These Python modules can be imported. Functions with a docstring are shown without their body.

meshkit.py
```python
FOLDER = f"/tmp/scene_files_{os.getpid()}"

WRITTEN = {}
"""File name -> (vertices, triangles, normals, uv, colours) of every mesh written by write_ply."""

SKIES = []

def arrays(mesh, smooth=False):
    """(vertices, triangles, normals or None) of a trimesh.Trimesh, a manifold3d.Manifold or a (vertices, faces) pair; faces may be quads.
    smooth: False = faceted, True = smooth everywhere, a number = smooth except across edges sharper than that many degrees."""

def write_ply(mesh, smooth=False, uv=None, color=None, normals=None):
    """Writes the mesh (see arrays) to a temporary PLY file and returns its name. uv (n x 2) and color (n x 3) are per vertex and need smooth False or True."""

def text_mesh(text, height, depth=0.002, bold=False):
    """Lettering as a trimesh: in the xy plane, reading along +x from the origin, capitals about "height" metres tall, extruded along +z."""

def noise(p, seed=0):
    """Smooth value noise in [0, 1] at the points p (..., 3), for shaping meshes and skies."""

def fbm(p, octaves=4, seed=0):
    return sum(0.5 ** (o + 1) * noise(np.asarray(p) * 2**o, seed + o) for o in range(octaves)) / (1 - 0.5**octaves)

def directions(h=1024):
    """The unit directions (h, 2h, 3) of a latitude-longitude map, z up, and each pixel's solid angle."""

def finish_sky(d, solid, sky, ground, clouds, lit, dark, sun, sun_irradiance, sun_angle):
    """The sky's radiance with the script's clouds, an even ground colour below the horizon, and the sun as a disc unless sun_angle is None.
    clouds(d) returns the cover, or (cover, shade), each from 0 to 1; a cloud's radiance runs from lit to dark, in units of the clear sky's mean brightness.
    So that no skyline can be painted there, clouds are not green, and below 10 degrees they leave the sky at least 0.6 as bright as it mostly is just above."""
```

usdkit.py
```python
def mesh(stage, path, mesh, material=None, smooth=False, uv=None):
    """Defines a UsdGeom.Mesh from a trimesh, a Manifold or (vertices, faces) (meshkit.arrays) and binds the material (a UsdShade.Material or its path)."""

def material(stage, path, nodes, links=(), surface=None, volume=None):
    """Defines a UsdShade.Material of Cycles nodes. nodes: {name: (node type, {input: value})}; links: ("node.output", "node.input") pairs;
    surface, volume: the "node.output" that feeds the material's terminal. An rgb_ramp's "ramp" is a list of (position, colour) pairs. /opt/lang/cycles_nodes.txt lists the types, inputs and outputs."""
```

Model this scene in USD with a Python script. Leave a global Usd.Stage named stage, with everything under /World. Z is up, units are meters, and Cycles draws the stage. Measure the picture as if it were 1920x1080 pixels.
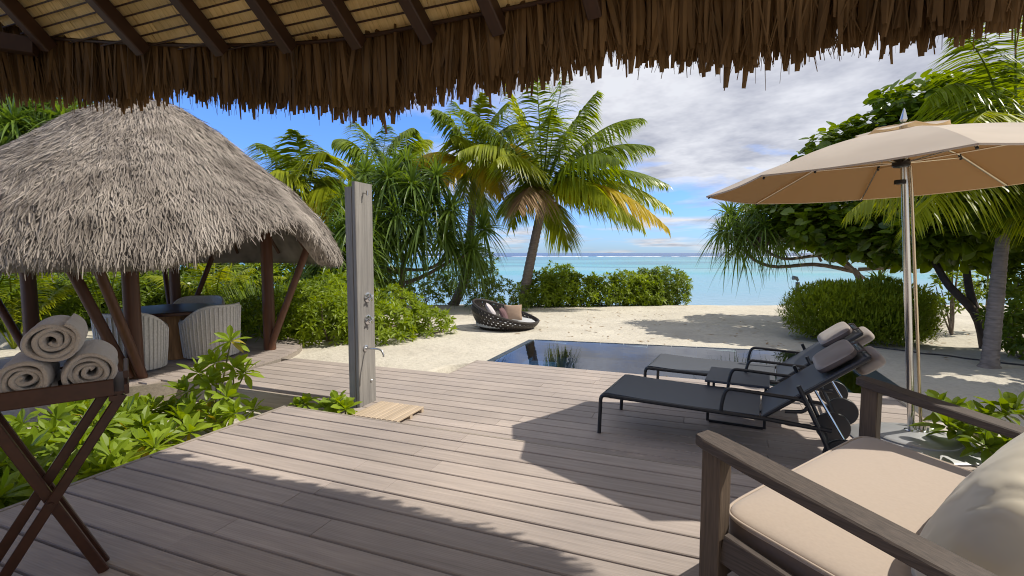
import math, random
import numpy as np, trimesh, usdkit, meshkit
from pxr import Usd, UsdGeom, UsdLux, UsdShade, Gf, Sdf, Vt

stage = Usd.Stage.CreateInMemory()
UsdGeom.Xform.Define(stage, '/World')
UsdGeom.Scope.Define(stage, '/World/Looks')
R = np.random.default_rng(7)
random.seed(7)
# ------------------------------------------------------------------ camera, sky, sun, exposure
EYE = np.array([0, 0, 1.6])
YAW, PITCH, FPX = math.radians(21.2), math.atan(66 / 915), 915.0
AHEAD = np.array([-math.sin(YAW), math.cos(YAW), 0]); ACROSS = np.array([math.cos(YAW), math.sin(YAW), 0]); UP = np.array([0, 0, 1.0])
fwd = AHEAD * math.cos(PITCH) - UP * math.sin(PITCH); cup = UP * math.cos(PITCH) + AHEAD * math.sin(PITCH)
cam = UsdGeom.Camera.Define(stage, '/World/camera')
cam.AddTransformOp().Set(Gf.Matrix4d(*ACROSS, 0, *cup, 0, *(-fwd), 0, *EYE, 1))
cam.CreateHorizontalApertureAttr(36.0); cam.CreateFocalLengthAttr(36 * FPX / 1920)
cam.CreateClippingRangeAttr((0.05, 20000.0))
cam.CreateExposureAttr(0.60)
SUN = np.array([0.77, 0.33, 1.0]); SUN /= np.linalg.norm(SUN)
SKY_STRENGTH = 0.15
dome = UsdLux.DomeLight.Define(stage, '/World/sky')
dome.GetPrim().SetCustomDataByKey('kind', 'structure')
dm = usdkit.material(stage, '/World/Looks/sky_air', {
    'sky': ('sky_texture', {'sky_type': 'single_scattering', 'sun_disc': False, 'sun_elevation': math.asin(SUN[2]), 'sun_rotation': math.atan2(SUN[0], SUN[1]), 'air_density': 1.0, 'aerosol_density': 0.25, 'ozone_density': 2.5}),
    'tc': ('texture_coordinate', {}),
    'sep': ('separate_xyz', {}),
    'zz': ('math', {'math_type': 'maximum', 'value2': 0.0}),
    'za': ('math', {'math_type': 'add', 'value2': 0.10}),
    'dx': ('math', {'math_type': 'divide'}), 'dy': ('math', {'math_type': 'divide'}),
    'co': ('combine_xyz', {'z': 3.7}),
    'mp': ('mapping', {'scale': (1.0, 1.0, 1.0), 'location': (0.62, -0.25, 0), 'rotation': (0, 0, 0.5)}),
    'n1': ('noise_texture', {'scale': 0.75, 'detail': 9.0, 'roughness': 0.56, 'distortion': 0.35}),
    'n2': ('noise_texture', {'scale': 2.2, 'detail': 6.0, 'roughness': 0.6}),
    'side': ('vector_math', {'math_type': 'dot_product', 'vector2': tuple(ACROSS)}),
    'sidef': ('math', {'math_type': 'multiply', 'value2': 0.30}),
    'cov': ('math', {'math_type': 'add'}),
    'lift': ('map_range', {'from_min': 0.08, 'from_max': 0.46, 'to_min': -0.20, 'to_max': 0.15, 'clamp': True}),  # thicker cloud overhead, out of view, added to make the shade less blue
    'cov2': ('math', {'math_type': 'add'}),
    'mask': ('map_range', {'from_min': 0.34, 'from_max': 0.50, 'to_min': 0.0, 'to_max': 0.96, 'clamp': True}),
    'shade': ('rgb_ramp', {'ramp': [(0.33, (2.1, 2.16, 2.45)), (0.62, (3.75, 3.78, 3.95))]}),
    'mx': ('mix_color', {'blend_type': 'mix', 'use_clamp': False}),
    'tint': ('mix_color', {'blend_type': 'multiply', 'fac': 1.0}), 'tr': ('rgb_ramp', {'ramp': [(0.0, (0.31, 0.46, 0.80)), (0.10, (0.36, 0.53, 0.92)), (0.35, (0.46, 0.68, 1.08)), (1.0, (0.52, 0.76, 1.12))]}),
    'bg': ('background_shader', {'strength': SKY_STRENGTH}),
}, [('tc.generated', 'sep.vector'), ('sep.z', 'zz.value1'), ('zz.value', 'za.value1'), ('sep.x', 'dx.value1'), ('za.value', 'dx.value2'), ('sep.y', 'dy.value1'), ('za.value', 'dy.value2'),
    ('dx.value', 'co.x'), ('dy.value', 'co.y'), ('co.vector', 'mp.vector'), ('mp.vector', 'n1.vector'), ('mp.vector', 'n2.vector'),
    ('tc.generated', 'side.vector1'), ('side.value', 'sidef.value1'), ('n1.fac', 'cov.value1'), ('sidef.value', 'cov.value2'),
    ('sep.z', 'lift.value'), ('cov.value', 'cov2.value1'), ('lift.result', 'cov2.value2'), ('cov2.value', 'mask.value'), ('n2.fac', 'shade.fac'),
    ('zz.value', 'tr.fac'), ('tr.color', 'tint.b'), ('sky.color', 'tint.a'), ('tint.result', 'mx.a'), ('shade.color', 'mx.b'), ('mask.result', 'mx.fac'), ('mx.result', 'bg.color')], surface='bg.background')
UsdShade.MaterialBindingAPI.Apply(dome.GetPrim()).Bind(dm)
sun = UsdLux.DistantLight.Define(stage, '/World/sun')
sun.CreateNormalizeAttr(True); sun.CreateIntensityAttr(0.9); sun.CreateAngleAttr(0.5); sun.CreateColorAttr((1.0, 0.93, 0.82))
_x = np.cross([0, 0, 1], SUN); _x /= np.linalg.norm(_x); _y = np.cross(SUN, _x)
sun.AddTransformOp().Set(Gf.Matrix4d(*_x, 0, *_y, 0, *SUN, 0, 0, 0, 30, 1))


def A(across, deep, z):
    """a point so many metres across, ahead of the villa and high"""
    return ACROSS * across + AHEAD * deep + UP * z


def at(x, y, deep):
    """the point that many metres ahead, on a line of sight"""
    d = fwd + ACROSS * (x - 960) / FPX - cup * (y - 540) / FPX
    return EYE + d * deep / (d @ AHEAD)


# ------------------------------------------------------------------ mesh helpers
class MB:
    def __init__(s): s.v, s.f, s.n = [], [], 0
    def add(s, v, f):
        v = np.asarray(v, float).reshape(-1, 3); f = np.asarray(f, int)
        if f.shape[1] == 4: f = np.vstack([f[:, [0, 1, 2]], f[:, [0, 2, 3]]])
        s.v.append(v); s.f.append(f + s.n); s.n += len(v); return s
    def join(s, o): return s.add(*o.get())
    def get(s): return np.vstack(s.v), np.vstack(s.f)
    def box(s, lo, hi):
        (a, b, c), (d, e, g) = lo, hi
        return s.add([(a, b, c), (d, b, c), (d, e, c), (a, e, c), (a, b, g), (d, b, g), (d, e, g), (a, e, g)],
                     [(0, 3, 2, 1), (4, 5, 6, 7), (0, 1, 5, 4), (1, 2, 6, 5), (2, 3, 7, 6), (3, 0, 4, 7)])
    def loft(s, rings, caps=True, closed=True):
        r = np.asarray(rings, float); m, k = r.shape[:2]
        i, j = np.meshgrid(np.arange(m - 1), np.arange(k if closed else k - 1), indexing='ij'); j2 = (j + 1) % k
        f = np.stack([i * k + j, i * k + j2, (i + 1) * k + j2, (i + 1) * k + j], -1).reshape(-1, 4)
        s.add(r.reshape(-1, 3), f)
        if caps:
            for ring, flip in ((r[0], True), (r[-1], False)):
                c = ring.mean(0); t = [(k, b, a) if flip else (k, a, b) for a, b in zip(range(k), list(range(1, k)) + [0])]
                s.add(np.vstack([ring, c]), t)
        return s
    def beam(s, p, q, w, h, up=(0, 0, 1), ch=0.004):
        """a squared timber from p to q, w wide and h high, its long edges chamfered"""
        p, q = np.asarray(p, float), np.asarray(q, float); d = q - p; d /= np.linalg.norm(d)
        a = np.cross(d, up); a /= np.linalg.norm(a); b = np.cross(a, d)
        W, Hh = w / 2, h / 2
        prof = [(-W + ch, -Hh), (W - ch, -Hh), (W, -Hh + ch), (W, Hh - ch), (W - ch, Hh), (-W + ch, Hh), (-W, Hh - ch), (-W, -Hh + ch)]
        return s.loft([[o + a * x + b * y for x, y in prof] for o in (p, q)])
    def tube(s, pts, rad, n=8, caps=True):
        p = np.asarray(pts, float); t = np.gradient(p, axis=0); t /= np.linalg.norm(t, axis=1, keepdims=True) + 1e-12
        rad = np.broadcast_to(rad, (len(p),)); ref = np.array([0, 0, 1.0]) if abs(t[:, 2]).mean() < 0.8 else np.array([1.0, 0, 0])
        rings = []
        for k in range(len(p)):
            a = np.cross(ref, t[k]); a /= np.linalg.norm(a) + 1e-12; b = np.cross(t[k], a)
            an = np.arange(n) * 2 * math.pi / n
            rings.append(p[k] + rad[k] * (np.cos(an)[:, None] * a + np.sin(an)[:, None] * b))
        return s.loft(rings, caps)
    def lathe(s, prof, c=(0, 0, 0), n=32):
        an = np.arange(n) * 2 * math.pi / n
        return s.loft([[(c[0] + r * math.cos(x), c[1] + r * math.sin(x), c[2] + z) for x in an] for r, z in prof], caps=True)
    def quad(s, a, b, c, d): return s.add([a, b, c, d], [(0, 1, 2, 3)])


def nrm(a): return a / (np.linalg.norm(a, axis=-1, keepdims=True) + 1e-12)


def smooth_path(pts, n):
    p = np.asarray(pts, float); m = len(p); t = np.linspace(0, m - 1, n); out = []
    for x in t:
        i = min(int(x), m - 2); u = x - i
        p0, p1, p2, p3 = p[max(i - 1, 0)], p[i], p[i + 1], p[min(i + 2, m - 1)]
        out.append(0.5 * (2 * p1 + (p2 - p0) * u + (2 * p0 - 5 * p1 + 4 * p2 - p3) * u * u + (3 * p1 - p0 - 3 * p2 + p3) * u ** 3))
    return np.array(out)


def ribbons(p, d, L, W, droop=0.0, K=3, side=None, prof=None, fold=0.0):
    """N blades: from p along d, L long, W wide, sinking by droop*L; K stations; fold > 0 gives a raised-edge keel"""
    p, d = np.asarray(p, float), nrm(np.asarray(d, float)); N = len(p)
    L, W, droop = (np.broadcast_to(x, (N,)).astype(float) for x in (L, W, droop))
    if side is None:
        side = np.cross(d, [0, 0, 1.0]); bad = np.linalg.norm(side, axis=1) < 0.05; side[bad] = np.cross(d[bad], [1.0, 0.2, 0])
    side = nrm(np.asarray(side, float)); up = nrm(np.cross(side, d))
    t = np.linspace(0, 1, K); pr = np.interp(t, np.linspace(0, 1, len(prof)), prof) if prof is not None else np.where(t < 1, 1 - 0.35 * t, 0.08)
    c = p[:, None] + d[:, None] * (L[:, None] * t)[..., None] - np.array([0, 0, 1.0]) * (L * droop)[:, None, None] * (t ** 2)[None, :, None]
    off = side[:, None] * (W[:, None] * pr / 2)[..., None]
    if fold:
        lift = up[:, None] * (W[:, None] * pr * fold)[..., None]
        cols = [c - off + lift, c, c + off + lift]
    else: cols = [c - off, c + off]
    v = np.stack(cols, 2); m = len(cols)  # N,K,m,3
    n, i, j = np.meshgrid(np.arange(N), np.arange(K - 1), np.arange(m - 1), indexing='ij')
    b = n * K * m + i * m + j
    return v.reshape(-1, 3), np.stack([b, b + 1, b + m + 1, b + m], -1).reshape(-1, 4)


def balls(n, c, r, rng, shell=0.0):
    """n points in an ellipsoid; shell pushes them to its skin"""
    q = nrm(rng.normal(size=(n, 3))) * (shell + (1 - shell) * rng.random((n, 1)) ** 0.5)
    return np.asarray(c) + q * np.asarray(r), q


def superbox(a, b, c, e1=0.25, e2=0.25, n=40, m=20):
    """a rounded cushion, half sizes a b c"""
    f = lambda w, e: np.sign(w) * np.abs(w) ** e
    th = np.linspace(-math.pi / 2, math.pi / 2, m); ph = np.arange(n) * 2 * math.pi / n - math.pi
    T, Ph = np.meshgrid(th, ph, indexing='ij')
    return np.stack([a * f(np.cos(T), e1) * f(np.cos(Ph), e2), b * f(np.cos(T), e1) * f(np.sin(Ph), e2), c * f(np.sin(T), e1)], -1)


def pillow(w, h, t, n=26, seed=0, wr=0.006):
    """a scatter pillow in the xy plane, thickness along z, its corners drawn out and its cover creased"""
    g = np.linspace(-1, 1, n); X, Y = np.meshgrid(g, g, indexing='ij'); b = MB()
    bulge = np.clip((1 - X ** 2) * (1 - Y ** 2), 0, 1) ** 0.42
    pinch = 1 - 0.09 * (1 - np.abs(X * Y)) * np.maximum(np.abs(X), np.abs(Y)) ** 4
    for sg in (1, -1):
        Z = sg * bulge * t / 2
        P_ = np.stack([X * pinch * w / 2, Y * pinch * h / 2, Z], -1)
        q = np.stack([X * 2 + np.abs(Y) * 0.6, Y * 5 - 2 * X, Z * 2 + 9], -1)
        P_[..., 2] += sg * (meshkit.fbm(q * 1.3, 3, seed) - 0.5) * wr * 2 * bulge ** 0.3
        i, j = np.meshgrid(np.arange(n - 1), np.arange(n - 1), indexing='ij'); k = i * n + j
        f = np.stack([k, k + n, k + n + 1, k + 1], -1).reshape(-1, 4)
        b.add(P_.reshape(-1, 3), f if sg > 0 else f[:, ::-1])
    return b


# ------------------------------------------------------------------ scene helpers
used = {}
def free(parent, name):
    k = (parent, name); used[k] = used.get(k, -1) + 1
    return f'{parent}/{name}' + (f'_{used[k]:03d}' if used[k] else '')


class Node:
    def __init__(s, path, base=(0, 0, 0), rot=0.0): s.path, s.base, s.rot = path, np.asarray(base, float), rot
    def prim(s): return stage.GetPrimAtPath(s.path)


def tell(prim, **kw):
    for k, v in kw.items():
        if v: prim.SetCustomDataByKey(k, v)


def thing(name, label, cat, base=(0, 0, 0), group=None, kind=None, rotz=0.0, local=False):
    path = free('/World', name); x = UsdGeom.Xform.Define(stage, path)
    x.AddTranslateOp().Set(Gf.Vec3d(*map(float, base)))
    if rotz: x.AddRotateZOp().Set(math.degrees(rotz))
    tell(x.GetPrim(), label=label, category=cat, group=group, kind=kind)
    return Node(path, (0, 0, 0) if local else base)


def obj(name, m, mat, parent=None, smooth=False, **kw):
    path = free(parent.path if parent else '/World', name)
    if isinstance(m, MB): m = m.get()
    if isinstance(m, tuple):
        v, f = np.asarray(m[0], float), np.asarray(m[1], int)
        if f.shape[1] == 4: f = np.vstack([f[:, [0, 1, 2]], f[:, [0, 2, 3]]])
    else: v, f = np.array(m.vertices), np.array(m.faces)
    if parent is not None: v = v - parent.base
    p = usdkit.mesh(stage, path, (v, f), M[mat], smooth=smooth)
    tell(p.GetPrim(), **kw)
    return Node(path, parent.base if parent else (0, 0, 0))


def copy_of(src, name, label, cat, base, rotz=0.0, group=None):
    path = free('/World', name); x = UsdGeom.Xform.Define(stage, path)
    x.GetPrim().GetReferences().AddInternalReference(src.path)
    x.GetPrim().SetInstanceable(True)
    x.ClearXformOpOrder(); x.GetPrim().CreateAttribute('xformOp:translate', Sdf.ValueTypeNames.Double3).Set(Gf.Vec3d(*map(float, base)))
    x.GetPrim().CreateAttribute('xformOp:rotateZ', Sdf.ValueTypeNames.Float).Set(math.degrees(rotz))
    x.GetPrim().CreateAttribute('xformOpOrder', Sdf.ValueTypeNames.TokenArray, False, Sdf.VariabilityUniform).Set(['xformOp:translate', 'xformOp:rotateZ'])
    tell(x.GetPrim(), label=label, category=cat, group=group)
    return Node(path, base)


# ------------------------------------------------------------------ materials
M = {}
def mat(name, nodes, links, surface='p.BSDF', volume=None):
    M[name] = usdkit.material(stage, f'/World/Looks/{name}', nodes, links, surface=surface, volume=volume)


def plain(name, col, rough=0.5, metal=0.0, spec=0.5, var=0.18, scale=6.0, bump=0.0, stretch=(1, 1, 1), rand=0.0, **extra):
    """one surface colour with a soft mottle (var), optional relief and per-object spread (rand)"""
    c = np.array(col)
    nodes = {'g': ('geometry', {}), 'm': ('mapping', {'scale': stretch}), 'n': ('noise_texture', {'scale': scale, 'detail': 6.0, 'roughness': 0.6}),
             'r': ('rgb_ramp', {'ramp': [(0.25, tuple(c * (1 - var))), (0.75, tuple(np.minimum(c * (1 + var), 0.95)))]}),
             'p': ('principled_bsdf', {'roughness': rough, 'metallic': metal, 'specular_ior_level': spec, **extra})}
    links = [('g.position', 'm.vector'), ('m.vector', 'n.vector'), ('n.fac', 'r.fac')]
    if rand:
        nodes |= {'o': ('object_info', {}), 'mr': ('map_range', {'to_min': 1 - rand, 'to_max': 1 + rand}), 'h': ('hsv', {})}
        links += [('o.random', 'mr.value'), ('mr.result', 'h.value'), ('r.color', 'h.color'), ('h.color', 'p.base_color')]
    else: links += [('r.color', 'p.base_color')]
    if bump:
        nodes['b'] = ('bump', {'strength': 1.0, 'distance': bump}); links += [('n.fac', 'b.height'), ('b.normal', 'p.normal')]
    mat(name, nodes, links)


def leaf(name, cols, trans=0.35, rough=0.42, spec=0.35, tcol=None, scale=2.0):
    """leaf blades: each blade its own shade of the ramp; light comes through"""
    ramp = [(i / (len(cols) - 1), c) for i, c in enumerate(cols)]
    mat(name, {'g': ('geometry', {}), 'n': ('noise_texture', {'scale': scale, 'detail': 3.0}), 'a': ('math', {'math_type': 'multiply_add', 'value2': 0.55}), 'a2': ('math', {'math_type': 'multiply_add', 'value2': 0.9, 'value3': -0.25}),
               'r': ('rgb_ramp', {'ramp': ramp}), 'p': ('principled_bsdf', {'roughness': rough, 'specular_ior_level': spec}),
               'h': ('hsv', {'hue': 0.485, 'saturation': 1.1, 'value': 1.5}), 't': ('translucent_bsdf', {}), 'x': ('mix_closure', {'fac': trans})},
        [('g.position', 'n.vector'), ('n.fac', 'a2.value1'), ('g.random_per_island', 'a.value1'), ('a2.value', 'a.value3'), ('a.value', 'r.fac'), ('r.color', 'p.base_color'), ('r.color', 'h.color'), ('h.color', 't.color'),
         ('p.BSDF', 'x.closure1'), ('t.BSDF', 'x.closure2')], surface='x.closure')


def strands(name, cols, rough=0.8, trans=0.0, var=0.5, scale=2.6):
    ramp = [(i / (len(cols) - 1), c) for i, c in enumerate(cols)]
    mat(name, {'g': ('geometry', {}), 'n': ('noise_texture', {'scale': scale, 'detail': 4.0}), 'a': ('math', {'math_type': 'multiply_add', 'value2': 0.65}), 'a2': ('math', {'math_type': 'multiply_add', 'value2': 0.5, 'value3': -0.07}),
               'o': ('object_info', {}), 'a3': ('math', {'math_type': 'multiply_add', 'value2': var}),
               'r': ('rgb_ramp', {'ramp': ramp}), 'p': ('principled_bsdf', {'roughness': rough, 'specular_ior_level': 0.25}), 't': ('translucent_bsdf', {}), 'x': ('mix_closure', {'fac': trans})},
        [('g.position', 'n.vector'), ('n.fac', 'a2.value1'), ('g.random_per_island', 'a.value1'), ('a2.value', 'a.value3'), ('a.value', 'r.fac'), ('r.color', 'p.base_color'), ('r.color', 't.color'),
         ('p.BSDF', 'x.closure1'), ('t.BSDF', 'x.closure2')], surface='x.closure')


def boards(name, col, along=(1, 22, 22), turn=0.0, grooves=True, rough=0.62, rand=0.10, axis='y', bump=0.0009, contrast=0.13):
    """timber or composite with the grain running along one axis"""
    c = np.array(col)
    nodes = {'g': ('geometry', {}), 'rt': ('vector_rotate', {'rotate_type': 'z_axis', 'angle': turn}), 'm': ('mapping', {'scale': along}), 'n': ('noise_texture', {'scale': 2.2, 'detail': 8.0, 'roughness': 0.65}), 'n2': ('noise_texture', {'scale': 0.9, 'detail': 4.0}),
             'r': ('rgb_ramp', {'ramp': [(0.28, tuple(c * (1 - contrast))), (0.7, tuple(c * (1 + contrast)))]}), 'r2': ('rgb_ramp', {'ramp': [(0.3, (0.80, 0.80, 0.81)), (0.7, (1.10, 1.08, 1.05))]}),
             'mm': ('mix_color', {'blend_type': 'multiply', 'fac': 1.0, 'use_clamp': False}),
             'o': ('object_info', {}), 'mr': ('map_range', {'to_min': 1 - rand, 'to_max': 1 + rand}), 'h': ('hsv', {}),
             'w': ('wave_texture', {'wave_type': 'bands', 'bands_direction': axis, 'scale': 26.0, 'distortion': 0.4, 'detail': 2.0}), 'ad': ('math', {'math_type': 'multiply_add', 'value2': 0.5 if grooves else 0.0}),
             'b': ('bump', {'distance': bump, 'strength': 1.0}), 'p': ('principled_bsdf', {'roughness': rough, 'specular_ior_level': 0.35})}
    mat(name, nodes, [('g.position', 'rt.vector'), ('rt.vector', 'm.vector'), ('m.vector', 'n.vector'), ('g.position', 'n2.vector'), ('n.fac', 'r.fac'), ('n2.fac', 'r2.fac'), ('r.color', 'mm.a'), ('r2.color', 'mm.b'), ('o.random', 'mr.value'), ('mr.result', 'h.value'), ('mm.result', 'h.color'),
                      ('h.color', 'p.base_color'), ('g.position', 'w.vector'), ('w.fac', 'ad.value1'), ('n.fac', 'ad.value3'), ('ad.value', 'b.height'), ('b.normal', 'p.normal')])


boards('deck_board', (0.365, 0.316, 0.284), contrast=0.17)
boards('deck_fascia', (0.30, 0.26, 0.22), grooves=False, contrast=0.25)
boards('tray_slat_wood', (0.46, 0.37, 0.27), along=(22, 1, 22), grooves=False, axis='x')
boards('post_wood', (0.205, 0.196, 0.184), along=(20, 20, 0.9), grooves=False, contrast=0.28, bump=0.002)
boards('bench_wood', (0.060, 0.047, 0.040), along=(2.5, 60, 60), turn=math.radians(33.7), grooves=False, contrast=0.5, bump=0.002, rand=0.10)
boards('bench_leg', (0.085, 0.062, 0.044), along=(45, 45, 2), grooves=False, contrast=0.45, bump=0.002, rand=0.10)
boards('red_wood', (0.105, 0.045, 0.025), along=(16, 16, 1), grooves=False, rough=0.45, contrast=0.25)
boards('rafter_wood', (0.042, 0.018, 0.008), along=(14, 1, 2), grooves=False, rough=0.5, contrast=0.3)
boards('tray_wood', (0.055, 0.022, 0.013), along=(8, 8, 8), grooves=False, rough=0.38, contrast=0.3)
boards('stump_wood', (0.36, 0.20, 0.09), along=(14, 14, 0.8), grooves=False, contrast=0.4)
plain('dark_gap', (0.03, 0.025, 0.02), 0.9)
plain('steel', (0.62, 0.62, 0.62), 0.16, 1.0, var=0.03)
plain('brushed_steel', (0.40, 0.41, 0.42), 0.48, 0.6, var=0.10, scale=3.0)
plain('brass_mast', (0.62, 0.52, 0.38), 0.2, 1.0, var=0.05)
plain('black_frame', (0.012, 0.013, 0.015), 0.38, var=0.1)
plain('sling', (0.05, 0.057, 0.07), 0.62, var=0.12, scale=60.0, bump=0.0004)
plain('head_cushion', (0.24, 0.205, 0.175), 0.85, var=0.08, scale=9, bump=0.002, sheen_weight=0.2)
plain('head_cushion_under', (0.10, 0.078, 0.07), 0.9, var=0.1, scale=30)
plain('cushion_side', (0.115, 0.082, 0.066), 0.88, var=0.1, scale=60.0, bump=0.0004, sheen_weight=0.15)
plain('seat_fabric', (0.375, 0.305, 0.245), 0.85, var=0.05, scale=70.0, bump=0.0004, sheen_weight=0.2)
plain('pillow_fabric', (0.43, 0.388, 0.30), 0.8, var=0.05, scale=4.0, sheen_weight=0.15)
plain('towel_cloth', (0.43, 0.385, 0.335), 0.95, var=0.14, scale=140.0, bump=0.006, sheen_weight=0.4)
plain('wicker', (0.58, 0.57, 0.55), 0.6, var=0.15, scale=40.0)
plain('dark_wicker', (0.022, 0.016, 0.013), 0.5, var=0.3, scale=30)
plain('pad_grey', (0.42, 0.43, 0.44), 0.9, var=0.08, scale=20)
plain('pad_pattern', (0.45, 0.42, 0.43), 0.9, var=0.55, scale=11)
plain('pad_tan', (0.30, 0.21, 0.15), 0.9, var=0.1)
plain('pad_plum', (0.12, 0.065, 0.07), 0.9, var=0.1)
plain('bollard_metal', (0.11, 0.12, 0.12), 0.45, 0.4)
plain('hose_rubber', (0.03, 0.025, 0.02), 0.6)
plain('palm_bark', (0.19, 0.155, 0.125), 0.9, var=0.4, scale=7.0, bump=0.02, stretch=(1, 1, 5))
plain('grey_bark', (0.20, 0.155, 0.12), 0.9, var=0.4, scale=9.0, bump=0.015)
plain('dark_bark', (0.075, 0.055, 0.042), 0.9, var=0.4, scale=9.0, bump=0.015)
plain('stem_green', (0.17, 0.16, 0.06), 0.6, var=0.3)
plain('foam', (0.85, 0.87, 0.88), 0.8)
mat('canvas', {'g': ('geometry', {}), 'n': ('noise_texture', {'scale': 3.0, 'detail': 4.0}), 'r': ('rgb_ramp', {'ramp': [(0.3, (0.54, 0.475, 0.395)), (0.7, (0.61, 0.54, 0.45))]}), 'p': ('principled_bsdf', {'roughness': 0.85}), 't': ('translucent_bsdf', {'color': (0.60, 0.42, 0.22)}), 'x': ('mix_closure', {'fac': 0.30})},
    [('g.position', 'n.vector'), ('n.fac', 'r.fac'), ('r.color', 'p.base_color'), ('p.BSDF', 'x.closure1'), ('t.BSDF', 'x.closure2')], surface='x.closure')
mat('lining', {'p': ('principled_bsdf', {'base_color': (0.40, 0.285, 0.165), 'roughness': 0.9}), 't': ('translucent_bsdf', {'color': (0.62, 0.40, 0.18)}), 'x': ('mix_closure', {'fac': 0.35})}, [('p.BSDF', 'x.closure1'), ('t.BSDF', 'x.closure2')], surface='x.closure')  # darker tan puts the shade under the canopy into the cloth colour
strands('grey_thatch', [(0.07, 0.055, 0.045), (0.34, 0.30, 0.262), (0.56, 0.51, 0.46), (0.74, 0.695, 0.64), (0.86, 0.82, 0.77)])
strands('brown_thatch', [(0.08, 0.042, 0.014), (0.24, 0.135, 0.05), (0.46, 0.285, 0.115), (0.64, 0.45, 0.22)], trans=0.3)
mat('ceiling_thatch', {'g': ('geometry', {}), 'm': ('mapping', {'scale': (30, 2.0, 2.0)}), 'n': ('noise_texture', {'scale': 2.0, 'detail': 5.0, 'roughness': 0.7}), 'r': ('rgb_ramp', {'ramp': [(0.28, (0.30, 0.18, 0.06)), (0.45, (0.76, 0.54, 0.22)), (0.75, (0.88, 0.68, 0.34))]}),
                       'o': ('object_info', {}), 'mr': ('map_range', {'to_min': 0.75, 'to_max': 1.15}), 'h': ('hsv', {}), 'b': ('bump', {'distance': 0.006}), 'p': ('principled_bsdf', {'roughness': 0.7})},
    [('g.position', 'm.vector'), ('m.vector', 'n.vector'), ('n.fac', 'r.fac'), ('o.random', 'mr.value'), ('mr.result', 'h.value'), ('r.color', 'h.color'), ('h.color', 'p.base_color'), ('n.fac', 'b.height'), ('b.normal', 'p.normal')])
leaf('bright_leaf', [(0.13, 0.20, 0.016), (0.24, 0.33, 0.025), (0.34, 0.42, 0.04), (0.42, 0.49, 0.07)], trans=0.42)
leaf('yellow_leaf', [(0.30, 0.26, 0.03), (0.42, 0.32, 0.04)])
leaf('hedge_leaf', [(0.11, 0.165, 0.012), (0.23, 0.31, 0.020), (0.35, 0.43, 0.030), (0.44, 0.51, 0.06)], trans=0.42)
leaf('mid_leaf', [(0.08, 0.125, 0.014), (0.16, 0.225, 0.022), (0.26, 0.32, 0.035), (0.36, 0.38, 0.06)], trans=0.42)
leaf('lime_leaf', [(0.12, 0.20, 0.018), (0.22, 0.29, 0.028), (0.33, 0.34, 0.035)])
leaf('broad_leaf', [(0.07, 0.115, 0.010), (0.15, 0.22, 0.015), (0.27, 0.36, 0.025), (0.40, 0.48, 0.045)], trans=0.4, rough=0.3, spec=0.5)
leaf('needle_leaf', [(0.17, 0.23, 0.02), (0.31, 0.38, 0.035), (0.45, 0.50, 0.06)], trans=0.42, rough=0.6)
leaf('pandanus_leaf', [(0.06, 0.11, 0.016), (0.13, 0.205, 0.025), (0.22, 0.30, 0.04), (0.34, 0.40, 0.13)], trans=0.4, rough=0.35, spec=0.5)
leaf('palm_green', [(0.10, 0.15, 0.010), (0.19, 0.26, 0.016), (0.30, 0.36, 0.025), (0.42, 0.45, 0.05)], trans=0.45, rough=0.35, spec=0.5)
leaf('palm_lime', [(0.20, 0.25, 0.012), (0.34, 0.37, 0.02), (0.50, 0.46, 0.03)], trans=0.45, rough=0.38)
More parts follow.
